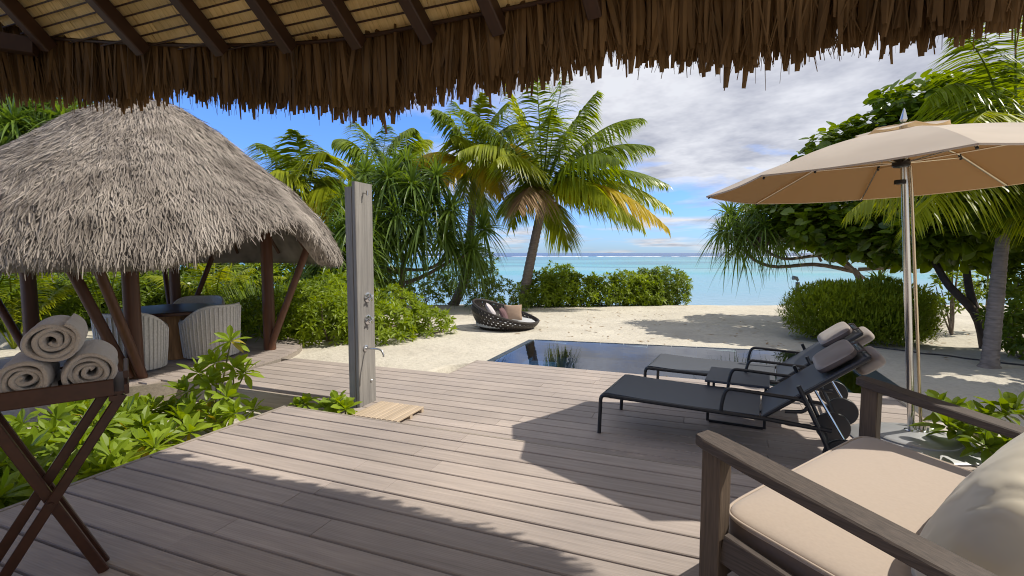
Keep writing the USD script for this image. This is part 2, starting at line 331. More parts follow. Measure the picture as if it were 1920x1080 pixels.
leaf('palm_gold', [(0.40, 0.33, 0.016), (0.60, 0.45, 0.025), (0.68, 0.44, 0.045)], trans=0.45, rough=0.45)
leaf('palm_dead', [(0.24, 0.15, 0.07), (0.38, 0.26, 0.14), (0.50, 0.38, 0.24)], rough=0.7, trans=0.15)
leaf('grass_leaf', [(0.06, 0.10, 0.015), (0.12, 0.18, 0.025), (0.22, 0.27, 0.06)])
mat('sand_grain', {'g': ('geometry', {}), 'n': ('noise_texture', {'scale': 0.8, 'detail': 6.0, 'roughness': 0.6}), 'n2': ('noise_texture', {'scale': 14.0, 'detail': 8.0, 'roughness': 0.75}), 'n3': ('noise_texture', {'scale': 3.2, 'detail': 3.0}),
                   'r': ('rgb_ramp', {'ramp': [(0.3, (0.46, 0.425, 0.355)), (0.7, (0.555, 0.52, 0.44))]}), 'r2': ('rgb_ramp', {'ramp': [(0.25, (0.72, 0.70, 0.67)), (0.5, (1, 1, 1)), (0.8, (1.06, 1.06, 1.05))]}), 'mm': ('mix_color', {'blend_type': 'multiply', 'fac': 1.0, 'use_clamp': False}),
                   'ad': ('math', {'math_type': 'multiply_add', 'value2': 2.5}), 'b': ('bump', {'distance': 0.017, 'strength': 1.0}), 'p': ('principled_bsdf', {'roughness': 0.95, 'specular_ior_level': 0.1})},
    [('g.position', 'n.vector'), ('g.position', 'n2.vector'), ('g.position', 'n3.vector'), ('n.fac', 'r.fac'), ('n2.fac', 'r2.fac'), ('r.color', 'mm.a'), ('r2.color', 'mm.b'), ('mm.result', 'p.base_color'), ('n3.fac', 'ad.value1'), ('n2.fac', 'ad.value3'), ('ad.value', 'b.height'), ('b.normal', 'p.normal')])
# lagoon: pale over the sand near the beach, turquoise and reef-brown bands farther out, deep blue beyond the reef (log10 of the distance from shore side)
def lg(s): return math.log10(s) / 4
mat('lagoon', {'g': ('geometry', {}), 'dt': ('vector_math', {'math_type': 'dot_product', 'vector2': tuple(AHEAD)}), 'mx': ('math', {'math_type': 'maximum', 'value2': 1.0}), 'l': ('math', {'math_type': 'logarithm', 'value2': 10000.0}),
               'mp': ('mapping', {'scale': (0.012, 0.035, 1), 'rotation': (0, 0, -YAW)}), 'nz': ('noise_texture', {'scale': 1.0, 'detail': 5.0, 'roughness': 0.6}), 'nm': ('math', {'math_type': 'multiply_add', 'value2': 0.16, 'value3': -0.08}), 'la': ('math', {'math_type': 'add'}),
               'r': ('rgb_ramp', {'ramp': [(lg(20), (0.34, 0.45, 0.52)), (lg(32), (0.26, 0.42, 0.52)), (lg(48), (0.21, 0.42, 0.50)), (lg(58), (0.15, 0.41, 0.45)), (lg(70), (0.25, 0.45, 0.47)), (lg(84), (0.11, 0.24, 0.28)), (lg(98), (0.17, 0.42, 0.43)), (lg(125), (0.11, 0.22, 0.25)), (lg(150), (0.19, 0.41, 0.42)), (lg(210), (0.12, 0.25, 0.28)), (lg(300), (0.14, 0.30, 0.35)), (lg(360), (0.045, 0.075, 0.16)), (1.0, (0.045, 0.075, 0.16))]}),
               'dk': ('hsv', {'saturation': 1.12, 'value': 0.84}), 'mw': ('mapping', {'scale': (0.5, 1.6, 1), 'rotation': (0, 0, -YAW)}), 'nw': ('noise_texture', {'scale': 1.0, 'detail': 6.0, 'roughness': 0.6}), 'b': ('bump', {'distance': 0.35, 'strength': 0.8}),
               'p': ('principled_bsdf', {'roughness': 0.22, 'specular_ior_level': 0.22})},
    [('g.position', 'dt.vector1'), ('dt.value', 'mx.value1'), ('mx.value', 'l.value1'), ('g.position', 'mp.vector'), ('mp.vector', 'nz.vector'), ('nz.fac', 'nm.value1'), ('l.value', 'la.value1'), ('nm.value', 'la.value2'), ('la.value', 'r.fac'), ('r.color', 'dk.color'), ('dk.color', 'p.base_color'),
     ('g.position', 'mw.vector'), ('mw.vector', 'nw.vector'), ('nw.fac', 'b.height'), ('b.normal', 'p.normal')])
mat('pool_water', {'g': ('geometry', {}), 'n': ('noise_texture', {'scale': 3.0, 'detail': 3.0}), 'b': ('bump', {'distance': 0.004, 'strength': 0.35}), 'f': ('fresnel', {'IOR': 1.38}), 't': ('transparent_bsdf', {'color': (0.62, 0.78, 0.86)}), 'gl': ('glossy_bsdf', {'roughness': 0.0, 'color': (1, 1, 1)}), 'x': ('mix_closure', {})},
    [('g.position', 'n.vector'), ('n.fac', 'b.height'), ('b.normal', 'gl.normal'), ('f.fac', 'x.fac'), ('t.BSDF', 'x.closure1'), ('gl.BSDF', 'x.closure2')], surface='x.closure')
mat('pool_tile', {'g': ('geometry', {}), 'm': ('mapping', {'scale': (1, 1, 1)}), 'v': ('voronoi_texture', {'scale': 18.0, 'metric': 'chebychev', 'randomness': 0.0}), 'r': ('rgb_ramp', {'ramp': [(0.0, (0.045, 0.11, 0.21)), (0.5, (0.03, 0.07, 0.15)), (1.0, (0.06, 0.13, 0.24))]}), 'sp': ('separate_color', {}), 'p': ('principled_bsdf', {'roughness': 0.25})},
    [('g.position', 'v.vector'), ('v.color', 'sp.color'), ('sp.r', 'r.fac'), ('r.color', 'p.base_color')])
plain('pool_coping', (0.055, 0.07, 0.085), 0.35, var=0.15, scale=12, rand=0.12)

# ------------------------------------------------------------------ ground, sea, pool, decks
UZ = 0.15
POOL = np.array([(-2.92, 6.56), (2.02, 6.66), (2.02, 9.25), (-2.92, 8.68)])
def inside_pool(x, y, grow=0.0):
    yn, yf = np.interp(x, (-2.92, 2.02), (6.56, 6.66)), np.interp(x, (-2.92, 2.02), (8.68, 9.25))
    return (x > -2.92 - grow) & (x < 2.02 + grow) & (y > yn - grow) & (y < yf + grow)
def ground_z(x, y):
    s = x * AHEAD[0] + y * AHEAD[1]
    z = -0.07 - 0.06 * np.clip((y - 9) / 4, 0, 1)
    z = z - 0.24 * np.clip((-3.2 - x) / 0.8, 0, 1) * np.clip((4.6 - y) / 0.5, 0, 1)
    z = np.where((x > -3.4) & (x < 1.8) & (y < 6.4), -0.6, z)
    z = np.where((y < 5.5) & (y > 4.25) & (x < -2.5), np.minimum(z, -0.3), z)
    q = np.stack([x * 0.9, y * 0.9, 0 * x], -1)
    z = z + (meshkit.fbm(q, 4, 3) - 0.5) * 0.05 + (meshkit.fbm(q * 3.1, 3, 5) - 0.5) * 0.025
    t = np.clip((s - 15.6) / 9.0, 0, 1)
    z = z - 1.15 * t ** 1.3 - 0.06 * np.clip(s - 24.6, 0, 40)
    return z
xs = np.concatenate([np.linspace(-60, -14, 24), np.arange(-13.5, 8.0, 0.16), np.linspace(8.5, 60, 26)])
ys = np.concatenate([np.linspace(-30, -3, 12), np.arange(-2.5, 18.0, 0.16), np.linspace(18.5, 70, 50)])
X, Y = np.meshgrid(xs, ys, indexing='ij'); Z = ground_z(X, Y)
k = np.arange(len(xs) * len(ys)).reshape(len(xs), len(ys))
F = np.stack([k[:-1, :-1], k[1:, :-1], k[1:, 1:], k[:-1, 1:]], -1)
cxm, cym = (X[:-1, :-1] + X[1:, 1:]) / 2, (Y[:-1, :-1] + Y[1:, 1:]) / 2
F = F[~inside_pool(cxm, cym, 0.02)].reshape(-1, 4)
obj('sand', (np.stack([X, Y, Z], -1).reshape(-1, 3), F), 'sand_grain', smooth=True, kind='structure')
sea = MB(); a0, b0 = A(0, 14, -1.0), AHEAD
sea.quad(A(-7000, 17, -1.0), A(7000, 17, -1.0), A(7000, 9000, -1.0), A(-7000, 9000, -1.0))
obj('sea', sea, 'lagoon', kind='structure')
fo = MB()
for i in range(70):
    x = -260 + i * 8 + R.uniform(-4, 4); s = 335 + R.uniform(-6, 8) + 18 * math.sin(i * 0.23); L = R.uniform(4, 15); h = R.uniform(0.12, 0.42)
    q = np.linspace(-1, 1, 7)
    fo.loft([[A(x + t * L / 2, s - 2.0, -1.02), A(x + t * L / 2, s, -1.0 + h * (1 - t * t) * R.uniform(0.7, 1)), A(x + t * L / 2, s + 2.0, -1.02)] for t in q], caps=False, closed=False)
obj('surf_line', fo, 'foam', kind='stuff', label='white line of surf breaking on the far reef')

# pool
pool = thing('swimming_pool', 'small dark tiled plunge pool flush with the deck, sky mirrored in it', 'pool', (-0.4, 7.8, -0.07))
pb = MB(); D_ = 1.25
pv = [(*p, 0) for p in POOL]
lo = [np.array([x, y, -D_]) for x, y in POOL]; hi = [np.array([x, y, -0.075]) for x, y in POOL]
pb.quad(*lo)
for i in range(4): pb.quad(lo[i], hi[i], hi[(i + 1) % 4], lo[(i + 1) % 4])
pb.box((-2.9, 6.62, -1.2), (-2.45, 8.6, -0.42))
obj('basin', pb, 'pool_tile', pool)
g = 0.02
obj('water', MB().quad((POOL[0][0], POOL[0][1], -0.045), (POOL[1][0], POOL[1][1], -0.045), (POOL[2][0], POOL[2][1], -0.045), (POOL[3][0], POOL[3][1], -0.045)), 'pool_water', pool)
def coping_run(p, q, w, n, out):
    p, q = np.array(p, float), np.array(q, float); d = q - p; L = np.linalg.norm(d[:2]); d /= L
    o = np.array([out[0], out[1], 0.0])
    for i in range(n):
        a, b = p + d * (L * i / n + 0.004), p + d * (L * (i + 1) / n - 0.004)
        c = MB().loft([[a + UP * -0.35, a + o * w + UP * -0.35, a + o * w + UP * -0.044, a + UP * -0.040], [b + UP * -0.35, b + o * w + UP * -0.35, b + o * w + UP * -0.044, b + UP * -0.040]])
        obj('coping_stone', c, 'pool_coping', pool)
coping_run((*POOL[3], 0), (*POOL[2], 0), 0.06, 12, (-0.11, 0.99))
coping_run((*POOL[0], 0), (*POOL[3], 0), 0.10, 6, (-1, 0))
coping_run((*POOL[1], 0), (*POOL[2], 0), 0.30, 6, (1, 0))

# decks: every board a mesh; joints staggered
def plank(u0, u1, v0, v1, z, t=0.045, cut=None):
    c = 0.004
    prof = [(v0, z - t), (v1, z - t), (v1, z - c), (v1 - c, z), (v0 + c, z), (v0, z - c)]
    e0, e1 = (0, 0) if cut is None else cut
    return MB().loft([[(u0 + (e0 * (y - v0)), y, zz) for y, zz in prof], [(u1 + (e1 * (y - v0)), y, zz) for y, zz in prof]])
def row(deck, u0, u1, v, z, w=0.161, rng=R, lo=1.7, hi=3.4):
    u = u0; first = True
    while u < u1 - 0.05:
        L = rng.uniform(lo, hi) * (0.6 if first else 1); e = min(u + L, u1)
        if u1 - e < 0.6: e = u1
        obj('deck_board', plank(u + 0.002, e - 0.002, v, v + w, z + rng.uniform(-0.0012, 0.0012)), 'deck_board', deck); u = e; first = False
upper = thing('upper_deck', None, None, (0, 3.45, 0), kind='structure')
for i in range(24): row(upper, -3.63, 3.4, 3.45 - 0.175 * (i + 1) + 0.003, UZ)
obj('deck_frame', MB().box((-3.60, -0.70, -0.5), (3.4, 3.43, UZ - 0.14)), 'dark_gap', upper)
obj('deck_frame', MB().box((-3.60, -7, -0.5), (3.4, -0.78, UZ - 0.003)), 'deck_board', upper)
obj('edge_board', MB().box((-3.665, -0.7, -0.22), (-3.634, 3.452, UZ + 0.002)), 'deck_fascia', upper)
obj('edge_board', MB().box((-3.63, 3.452, -0.1), (3.4, 3.475, UZ - 0.004)), 'deck_fascia', upper)
lower = thing('lower_deck', None, None, (0, 5, 0), kind='structure')
for i in range(18):
    v = 6.535 - 0.175 * (i + 1) + 0.003
    u0 = -3.07 if v > 5.5 else (-7.2 if v > 4.12 else -3.28)
    if u0 == -7.2 and v < 5.5: u0 = -5.75
    row(lower, u0, 2.02, v, 0.0, lo=1.6, hi=3.2)
obj('deck_frame', MB().box((-3.25, 3.5, -0.5), (1.99, 6.50, -0.14)).box((-6.2, 4.20, -0.5), (-3.2, 5.52, -0.14)), 'dark_gap', lower)
obj('edge_board', MB().box((2.022, 3.48, -0.2), (2.05, 6.56, 0.002)), 'deck_fascia', lower)
obj('edge_board', MB().box((-6.1, 4.125, -0.22), (-3.29, 4.155, -0.002)), 'deck_fascia', lower)
obj('edge_board', MB().box((-3.31, 3.48, -0.22), (-3.285, 4.12, -0.002)), 'deck_fascia', lower)
obj('edge_board', MB().box((-6.1, 5.56, -0.16), (-3.05, 5.585, -0.002)).box((-3.10, 5.585, -0.16), (-3.074, 6.54, -0.002)), 'deck_fascia', lower)
exec_later = []
# ------------------------------------------------------------------ villa roof over the terrace
def eave(u): return 2.93 - 0.075 * np.maximum(-2.2 - np.asarray(u, float), 0) ** 1.5 - 0.28 * np.maximum(-5.25 - np.asarray(u, float), 0) - 0.10 * np.maximum(np.asarray(u, float) - 0.3, 0)
CS, SN = 0.8, 0.6
def rf(u, s, off=0.0):
    """a point of the ceiling plane: s metres up the slope from the straight eave; off lifts it square to the slope"""
    return np.array([u, 2.93 - s * CS + off * SN, 3.1 + s * SN + off * CS])
villa = thing('thatched_roof', 'brown thatched villa roof overhead, its ragged fringe hanging across the view', 'roof', (0, 2.93, 2.55))
cov = MB()
us = np.linspace(-8.5, 1.5, 60)
top = [[rf(u, (2.93 - eave(u)) / CS - 0.02, 0.05), rf(u, 7.5, 0.05), rf(u, 7.5, 0.32), rf(u, (2.93 - eave(u)) / CS - 0.15, 0.32)] for u in us]
cov.loft(top)
obj('roof_cover', cov, 'brown_thatch', villa)
raf = [(-5.16, 2.56, -17), (-4.21, 2.71, -4), (-3.46, 2.81, -1), (-2.85, 2.87, 0), (-2.27, 2.92, 4), (-1.73, 2.96, 7), (-1.23, 2.98, 8), (-0.62, 2.98, 8), (0.1, 2.98, 8), (0.8, 2.98, 8)]
for u, v, an in raf:
    s0 = (2.93 - v) / CS - 0.02; t = math.tan(math.radians(an)); L = 4.6
    obj('rafter', MB().beam(rf(u, s0, -0.055), rf(u - t * L * CS, s0 + L, -0.055), 0.085, 0.11, up=(0, SN, CS), ch=0.008), 'rafter_wood', villa)
SP = 0.076
for i in range(1, 58):
    s = 0.04 + i * SP
    ua = -8.2; ub = 1.45
    # each batten starts where the curved eave cuts it
    us_ = np.linspace(-8.2, 1.45, 400); ok = us_[(2.93 - eave(us_)) / CS < s + 0.02]
    ua = ok.min()
    if i < 30: obj('batten', MB().beam(rf(ua, s, -0.004), rf(ub, s, -0.004), 0.011, 0.012, up=(0, SN, CS), ch=0.002), 'rafter_wood', villa)
    cuts = [ua] + [c for c in np.arange(-7.8, 1.4, 0.62) + R.uniform(-0.1, 0.1) if c > ua + 0.15] + [ub]
    for a, b in zip(cuts[:-1], cuts[1:]):
        if i < 20 and b < 0.6:
            n = 9; r1, r2 = [], []
            tilt = R.uniform(0.012, 0.03)
            pts = [(x, R.uniform(-0.004, 0.004)) for x in np.linspace(a + 0.003, b - 0.003, n)]
            obj('thatch_panel', MB().loft([[rf(x, s - 0.01, 0.012 + w), rf(x, s + SP + 0.02, 0.012 + tilt + w), rf(x, s + SP + 0.02, 0.024 + tilt + w), rf(x, s - 0.01, 0.022 + w)] for x, w in pts]), 'ceiling_thatch', villa)
obj('thatch_backing', MB().loft([[rf(u, (2.93 - eave(u)) / CS, 0.047), rf(u, 7.4, 0.047), rf(u, 7.4, 0.049), rf(u, (2.93 - eave(u)) / CS, 0.049)] for u in np.linspace(-8.4, 1.48, 40)]), 'ceiling_thatch', villa)
obj('eave_beam', MB().beam((-5.22, 2.48, 3.31), (-6.6, 1.2, 3.40), 0.10, 0.13), 'rafter_wood', villa)
obj('eave_pole', MB().tube([(u, float(eave(u)) + 0.0, rf(u, (2.93 - float(eave(u))) / CS)[2] + 0.015) for u in np.linspace(-5.2, 1.45, 40)], 0.014, 8), 'rafter_wood', villa)
def fringe(n, u, depth, length, width, lean=0.06, K=5):
    e = eave(u); z = 3.1 + 0.75 * (2.93 - e)
    p = np.stack([u, e + depth, z + 0.05 + R.uniform(-0.02, 0.06, n)], -1)
    d = np.stack([R.normal(0, lean, n) + np.where(u < -5.2, (u + 5.2) * -0.12, 0), R.normal(0.03, 0.05, n), -np.ones(n)], -1)
    yaw = R.normal(0, 0.5, n); sd = np.stack([np.cos(yaw), np.sin(yaw), R.normal(0, 0.05, n)], -1)
    return p, d, length, width, sd
NU = 300
u = np.linspace(-6.0, 1.45, NU) + R.uniform(-0.01, 0.01, NU)
prf = [0.8, 1.0, 1.0, 0.92, 0.5]
def hang(u): return 0.47 + 0.05 * np.sin(u * 2.1) + 0.03 * np.sin(u * 5.3 + 1) + 0.22 * np.clip(-5.0 - u, 0, 2.0) + 0.07 * np.clip((u - 0.3) / 0.6, 0, 1)
p, d, L, W, sd = fringe(NU, u, R.uniform(0.0, 0.06, NU), hang(u) + R.normal(0, 0.03, NU) - 0.16 * R.random(NU) ** 4, R.uniform(0.026, 0.058, NU), 0.075)
for i in range(NU):
    v_, f_ = ribbons(p[i:i + 1], d[i:i + 1], L[i], W[i], R.uniform(-0.02, 0.02), 6, sd[i:i + 1], prf, fold=R.uniform(0.1, 0.4))
    v_[:, 0] += np.tile(np.repeat(np.sin(np.linspace(0, 3.0, 6) + i) * 0.008, 3), 1)
    obj('thatch_leaf', (v_, f_), 'brown_thatch', villa)
mb = MB()
for lay, (n, dep, ln, wd) in enumerate([(700, 0.08, 0.02, 0.042), (700, 0.14, -0.01, 0.045), (420, 0.22, -0.10, 0.05), (1900, 0.06, 0.015, 0.009), (420, 0.27, -0.22, 0.06), (700, 0.10, 0.045, 0.006)]):
    u = R.uniform(-7.2, 1.5, n)
    p, d, L, W, sd = fringe(n, u, dep + R.uniform(-0.03, 0.03, n), hang(u) + ln + R.normal(0, 0.04, n), wd * R.uniform(0.5, 1.3, n), 0.09 if wd > 0.02 else 0.22)
    mb.add(*ribbons(p, d, L, W, R.uniform(-0.03, 0.03, n), 5, sd, prf, fold=0.2))
obj('thatch_fringe', mb, 'brown_thatch', villa, kind='stuff')

wl = thing('villa_wall', 'unseen pale timber villa wall behind the terrace, added to shape the shade', 'wall', (-1.5, -1.9, UZ))  # never in view; added to block sky light and bounce warm light
for i in range(46): obj('wall_board', MB().box((-7.4 + i * 0.2, -1.95 + 0.004 * (i % 2), UZ), (-7.205 + i * 0.2, -1.90 + 0.004 * (i % 2), 5.2)), 'tray_slat_wood', wl)
# ------------------------------------------------------------------ pavilion
PC = np.array([-7.95, 5.05])
pav = thing('dining_pavilion', 'round open pavilion with grey thatched roof and red-brown timber posts', 'pavilion', (*PC, 0))
fl = MB(); n = 64
obj('floor_rim', MB().lathe([(2.05, -0.35), (2.10, -0.35), (2.10, 0.0), (2.04, 0.0)], (*PC, 0), 64), 'deck_fascia', pav)
for i in range(24):
    v0 = PC[1] - 2.09 + 0.175 * i; v1 = v0 + 0.165
    a = max(abs(v0 - PC[1]), abs(v1 - PC[1]))
    if a >= 2.09: continue
    h = math.sqrt(2.09 ** 2 - a * a); x = PC[0] - h
    while x < PC[0] + h - 0.05:
        e = min(x + R.uniform(1.4, 2.6), PC[0] + h)
        if PC[0] + h - e < 0.5: e = PC[0] + h
        obj('floor_board', plank(x + 0.002, e - 0.002, v0, v1, 0.022), 'deck_board', pav); x = e
obj('floor_base', MB().lathe([(2.04, -0.30), (2.04, -0.012)], (*PC, 0), 48), 'dark_gap', pav)
PP = [(-6.66, 3.96), (-6.55, 5.93), (-9.25, 4.12), (-9.3, 6.3)]
for x, y in PP:
    obj('post', MB().tube([(x, y, 0.0), (x, y, 1.2), (x, y, 2.6)], [0.095, 0.09, 0.085], 14), 'red_wood', pav, smooth=40)
def strut(a, b, r=0.045): obj('strut', MB().tube([a, b], r, 10), 'red_wood', pav, smooth=40)
strut((-6.62, 3.86, 0.04), (-7.0, 3.35, 1.85), 0.06); strut((-6.55, 3.98, 0.03), (-6.35, 3.3, 1.9), 0.055)
strut((-6.52, 5.90, 0.04), (-5.75, 6.0, 1.72), 0.055); strut((-9.3, 4.1, 0.05), (-10.1, 3.75, 1.8), 0.055)
strut((-9.26, 6.36, 0.04), (-8.95, 6.95, 1.8), 0.045); strut((-9.4, 6.3, 0.04), (-10.1, 6.6, 1.8), 0.045)
RC = np.array([-7.75, 4.97])
RP = np.array([(0.0, 3.92), (0.45, 3.76), (0.95, 3.42), (1.36, 3.05), (1.98, 2.55), (2.44, 2.02), (2.62, 1.66), (2.68, 1.47)])
seg = np.concatenate([[0], np.cumsum(np.linalg.norm(np.diff(RP, axis=0), axis=1))])
def prof_at(t):  # t 0..1 from the apex to the eave
    s = t * seg[-1]; return np.interp(s, seg, RP[:, 0]), np.interp(s, seg, RP[:, 1])
def arch(th):
    a = (th - math.radians(1) + math.pi) % (2 * math.pi) - math.pi
    return 0.52 * np.cos(np.clip(a / np.where(a < 0, math.radians(36), math.radians(25)), -1, 1) * math.pi / 2) ** 2
def squash(th): return 1.0 + 0.0 * th
def roof_pt(t, th, off=0.0):
    """the thatch surface; the arch over the entrance lifts the eave"""
    r, z = prof_at(t); up_ = arch(th) * np.clip((t - 0.62) / 0.38, 0, 1) ** 1.4
    r2, z2 = prof_at(np.clip(t + 0.02, 0, 1)); r1, z1 = prof_at(np.clip(t - 0.02, 0, 1))
    n = np.stack([-(z2 - z1), (r2 - r1)], -1); n = nrm(n) * np.asarray(off, float)[..., None]
    rr = (r + n[..., 0]) * squash(th)
    return np.stack([RC[0] + rr * np.cos(th), RC[1] + rr * np.sin(th), z + up_ + n[..., 1]], -1)
ths = np.linspace(0, 2 * math.pi, 97)[:-1]; ts = np.linspace(0.03, 1, 30)
shell = MB()
rings = [roof_pt(np.full_like(ths, t), ths, -0.03) for t in ts]
rings += [roof_pt(np.full_like(ths, t), ths, -0.24 if t > 0.5 else -0.18) for t in ts[::-1]]
shell.loft(rings, caps=False)
obj('roof_shell', shell, 'grey_thatch', pav, smooth=True)
N = 95000
t = 1 - (1 - np.sqrt(R.uniform(0.0006, 1, N))) * 0.985; t = np.clip(t, 0.02, 0.985); th = R.uniform(0, 2 * math.pi, N)
keep = np.cos(th - math.radians(-32)) > -0.55; t, th = t[keep], th[keep]; N = len(t)
off = R.uniform(-0.014, 0.022, N) + 0.03 * (meshkit.fbm(np.stack([np.cos(th) * 9, np.sin(th) * 9, t * 14], -1), 3, 6) - 0.5); P0 = roof_pt(t, th, off); P1 = roof_pt(np.minimum(t + 0.03, 1.0), th + R.normal(0, 0.010, N), off + R.normal(0.003, 0.006, N))
P1 = np.where((t > 0.965)[:, None], P0 + np.array([0, 0, -0.08]) + R.normal(0, 0.012, (N, 3)), P1)
d = nrm(P1 - P0) + R.normal(0, 0.13, (N, 3)) * np.array([1, 1, 0.6]); rad = np.stack([np.cos(th), np.sin(th), 0 * th], -1)
sd = nrm(np.cross(d, rad + [0, 0, 0.7])) + R.normal(0, 0.22, (N, 3))
obj('thatch_strands', ribbons(P0, d, R.uniform(0.05, 0.15, N) * np.where(R.random(N) < 0.12, 1.9, 1) * np.where(t > 0.95, 0.75, np.where(t > 0.86, 1.2, 1)), R.uniform(0.005, 0.014, N), R.uniform(-0.06, 0.10, N), 4, sd, [0.9, 1, 0.9, 0.5]), 'grey_thatch', pav, kind='stuff')
N = 7000; th = R.uniform(0, 2 * math.pi, N); t = R.uniform(0.965, 1.0, N)
P0 = roof_pt(t, th, R.uniform(-0.2, 0.02, N)); d = np.stack([0.12 * np.cos(th), 0.12 * np.sin(th), -np.ones(N)], -1) + R.normal(0, 0.14, (N, 3))
obj('eave_strands', ribbons(P0, d, R.uniform(0.05, 0.11, N), R.uniform(0.008, 0.018, N), 0, 3, R.normal(0, 1, (N, 3)), [1, 0.9, 0.6]), 'grey_thatch', pav, kind='stuff')
for k in range(16):
    a = k * 2 * math.pi / 16
    if math.cos(a - math.radians(-32)) < -0.5: pass
    obj('roof_pole', MB().tube([roof_pt(np.array(tt), np.array(a), -0.28) for tt in (0.15, 0.5, 0.75, 0.93)], 0.028, 6), 'red_wood', pav)
obj('ring_beam', MB().tube([(PC[0] + 1.9 * math.cos(a), PC[1] + 1.6 * math.sin(a), 2.32) for a in np.linspace(0, 2 * math.pi, 25)], 0.06, 8, False), 'red_wood', pav)

# table and wicker chairs inside
tb = thing('dining_table', 'round dark table on a pale tree stump pedestal in the pavilion', 'table', (-7.55, 5.05, 0.025))
obj('table_top', MB().lathe([(0.70, 0.70), (0.73, 0.715), (0.73, 0.745), (0.71, 0.755), (0.0001, 0.756)], (-7.55, 5.05, 0.0), 40), 'tray_wood', tb, smooth=30)
st = []
for z in np.linspace(0, 0.70, 8):
    an = np.arange(24) * 2 * math.pi / 24; r = 0.24 + 0.03 * np.sin(an * 3 + z) + 0.015 * np.sin(an * 7 + 2 * z) + 0.03 * (abs(z - 0.35) / 0.35) ** 2
    st.append(np.stack([-7.4 + r * np.cos(an), 5.0 + r * np.sin(an), np.full(24, 0.025 + z)], -1))
obj('pedestal', MB().loft(st), 'stump_wood', tb, smooth=40)
def tub_chair(label, base, rz, first=None):
    if first is not None: return copy_of(first, 'wicker_chair', label, 'chair', base, rz)
    t_ = thing('wicker_chair', label, 'chair', base, rotz=rz, local=True)
    # open at +x; the back is highest at -x and sweeps down into the arms
    def hgt(a): c = (1 - math.cos(a)) / 2; return 0.60 + 0.22 * max(0, c - 0.35) / 0.65 + 0.03 * math.cos(3 * a)
    angs = np.linspace(math.radians(28), math.radians(332), 45)
    def ring(a, z, r): k = 1 + 0.12 * (z - 0.3); return (r * k * math.cos(a) * 0.98, r * k * math.sin(a), z)
    sh = MB()
    sh.loft([[ring(a, 0.03, 0.37), ring(a, 0.3, 0.38), ring(a, hgt(a) - 0.02, 0.385), ring(a, hgt(a), 0.37), ring(a, hgt(a) - 0.02, 0.345), ring(a, 0.30, 0.335), ring(a, 0.03, 0.33)] for a in angs])
    obj('shell', sh, 'wicker', t_, smooth=50)
    for a in np.linspace(math.radians(30), math.radians(330), 38):
        obj('cane', MB().tube([ring(a, 0.03, 0.374), ring(a, 0.3, 0.386), ring(a, hgt(a) - 0.03, 0.391)], 0.009, 5, False), 'wicker', t_)
    obj('rim', MB().tube([ring(a, hgt(a), 0.365) for a in angs], 0.018, 8), 'wicker', t_, smooth=40)
    obj('seat', superbox(0.31, 0.31, 0.07, 0.4, 0.7).reshape(20, 40, 3) + np.array([0.03, 0, 0.40]) if False else MB().loft(superbox(0.31, 0.31, 0.07, 0.4, 0.7) + np.array([0.03, 0, 0.40])), 'pad_grey', t_, smooth=True)
    return t_
c1 = tub_chair('white wicker tub chair with its tall back nearest the entrance post', (-6.95, 5.22, 0.024), math.radians(188))
tub_chair('white wicker tub chair behind the front pavilion post and its struts', (-7.12, 4.22, 0.024), math.radians(115), c1)
tub_chair('wicker tub chair on the far side of the round table, rounded back in shadow', (-8.1, 5.85, 0.024), math.radians(-55), c1)

# ------------------------------------------------------------------ shower post, tray, duckboard
sp = thing('shower_post', 'weathered grey timber post with two taps and a steel spout', 'shower', (-3.31, 4.18, 0))
obj('post', MB().beam((-3.278, 4.182, 0), (-3.278, 4.182, 2.315), 0.042, 0.275, up=(0, 1, 0), ch=0.005), 'post_wood', sp)
obj('back_board', MB().beam((-3.345, 4.175, -0.2), (-3.345, 4.175, 2.265), 0.085, 0.262, up=(0, 1, 0), ch=0.004), 'post_wood', sp)
def on_post(v, z, out=0.0): return np.array([-3.257 + out, v, z])
for z in (1.135, 0.90):
    vv = 4.20
    disc = MB().loft([[on_post(vv + r * math.cos(a), z + r * math.sin(a), o) for a in np.linspace(0, 2 * math.pi, 25)[:-1]] for r, o in ((0.052, 0.001), (0.052, 0.009), (0.040, 0.015), (0.018, 0.02), (0.018, 0.045), (0.01, 0.05))])
    val = obj('tap', disc, 'steel', sp, smooth=40)
    hd = MB()
    for a in (0.5, 0.5 + math.pi / 2):
        c, s_ = math.cos(a) * 0.042, math.sin(a) * 0.042
        hd.tube([on_post(vv - c, z - s_, 0.046), on_post(vv, z, 0.05), on_post(vv + c, z + s_, 0.046)], 0.010, 8)
    obj('handle', hd, 'steel', val, smooth=40)
fl_ = MB().loft([[on_post(4.15 + r * math.cos(a), 0.605 + r * math.sin(a), o) for a in np.linspace(0, 2 * math.pi, 25)[:-1]] for r, o in ((0.035, 0.001), (0.035, 0.01), (0.02, 0.018))])
sps = obj('spout_flange', fl_, 'steel', sp, smooth=40)
obj('spout', MB().tube(smooth_path([on_post(4.15, 0.605, 0.0), on_post(4.15, 0.607, 0.1), on_post(4.15, 0.60, 0.19), on_post(4.15, 0.555, 0.225), on_post(4.15, 0.53, 0.227)], 18), 0.010, 10), 'steel', sps, smooth=40)
obj('hook', MB().tube([on_post(4.17, 2.215, 0.0), on_post(4.17, 2.20, 0.05)], 0.009, 8).tube([on_post(4.17, 2.232, 0.048), on_post(4.17, 2.185, 0.052)], 0.010, 8), 'steel', sp, smooth=40)
obj('plug', MB().loft([[on_post(4.24, 0.24 + 0, 0) + np.array([o, r * math.cos(a), r * math.sin(a)]) for a in np.linspace(0, 2 * math.pi, 17)[:-1]] for r, o in ((0.016, 0.001), (0.016, 0.008), (0.008, 0.016))]), 'steel', sp, smooth=40)
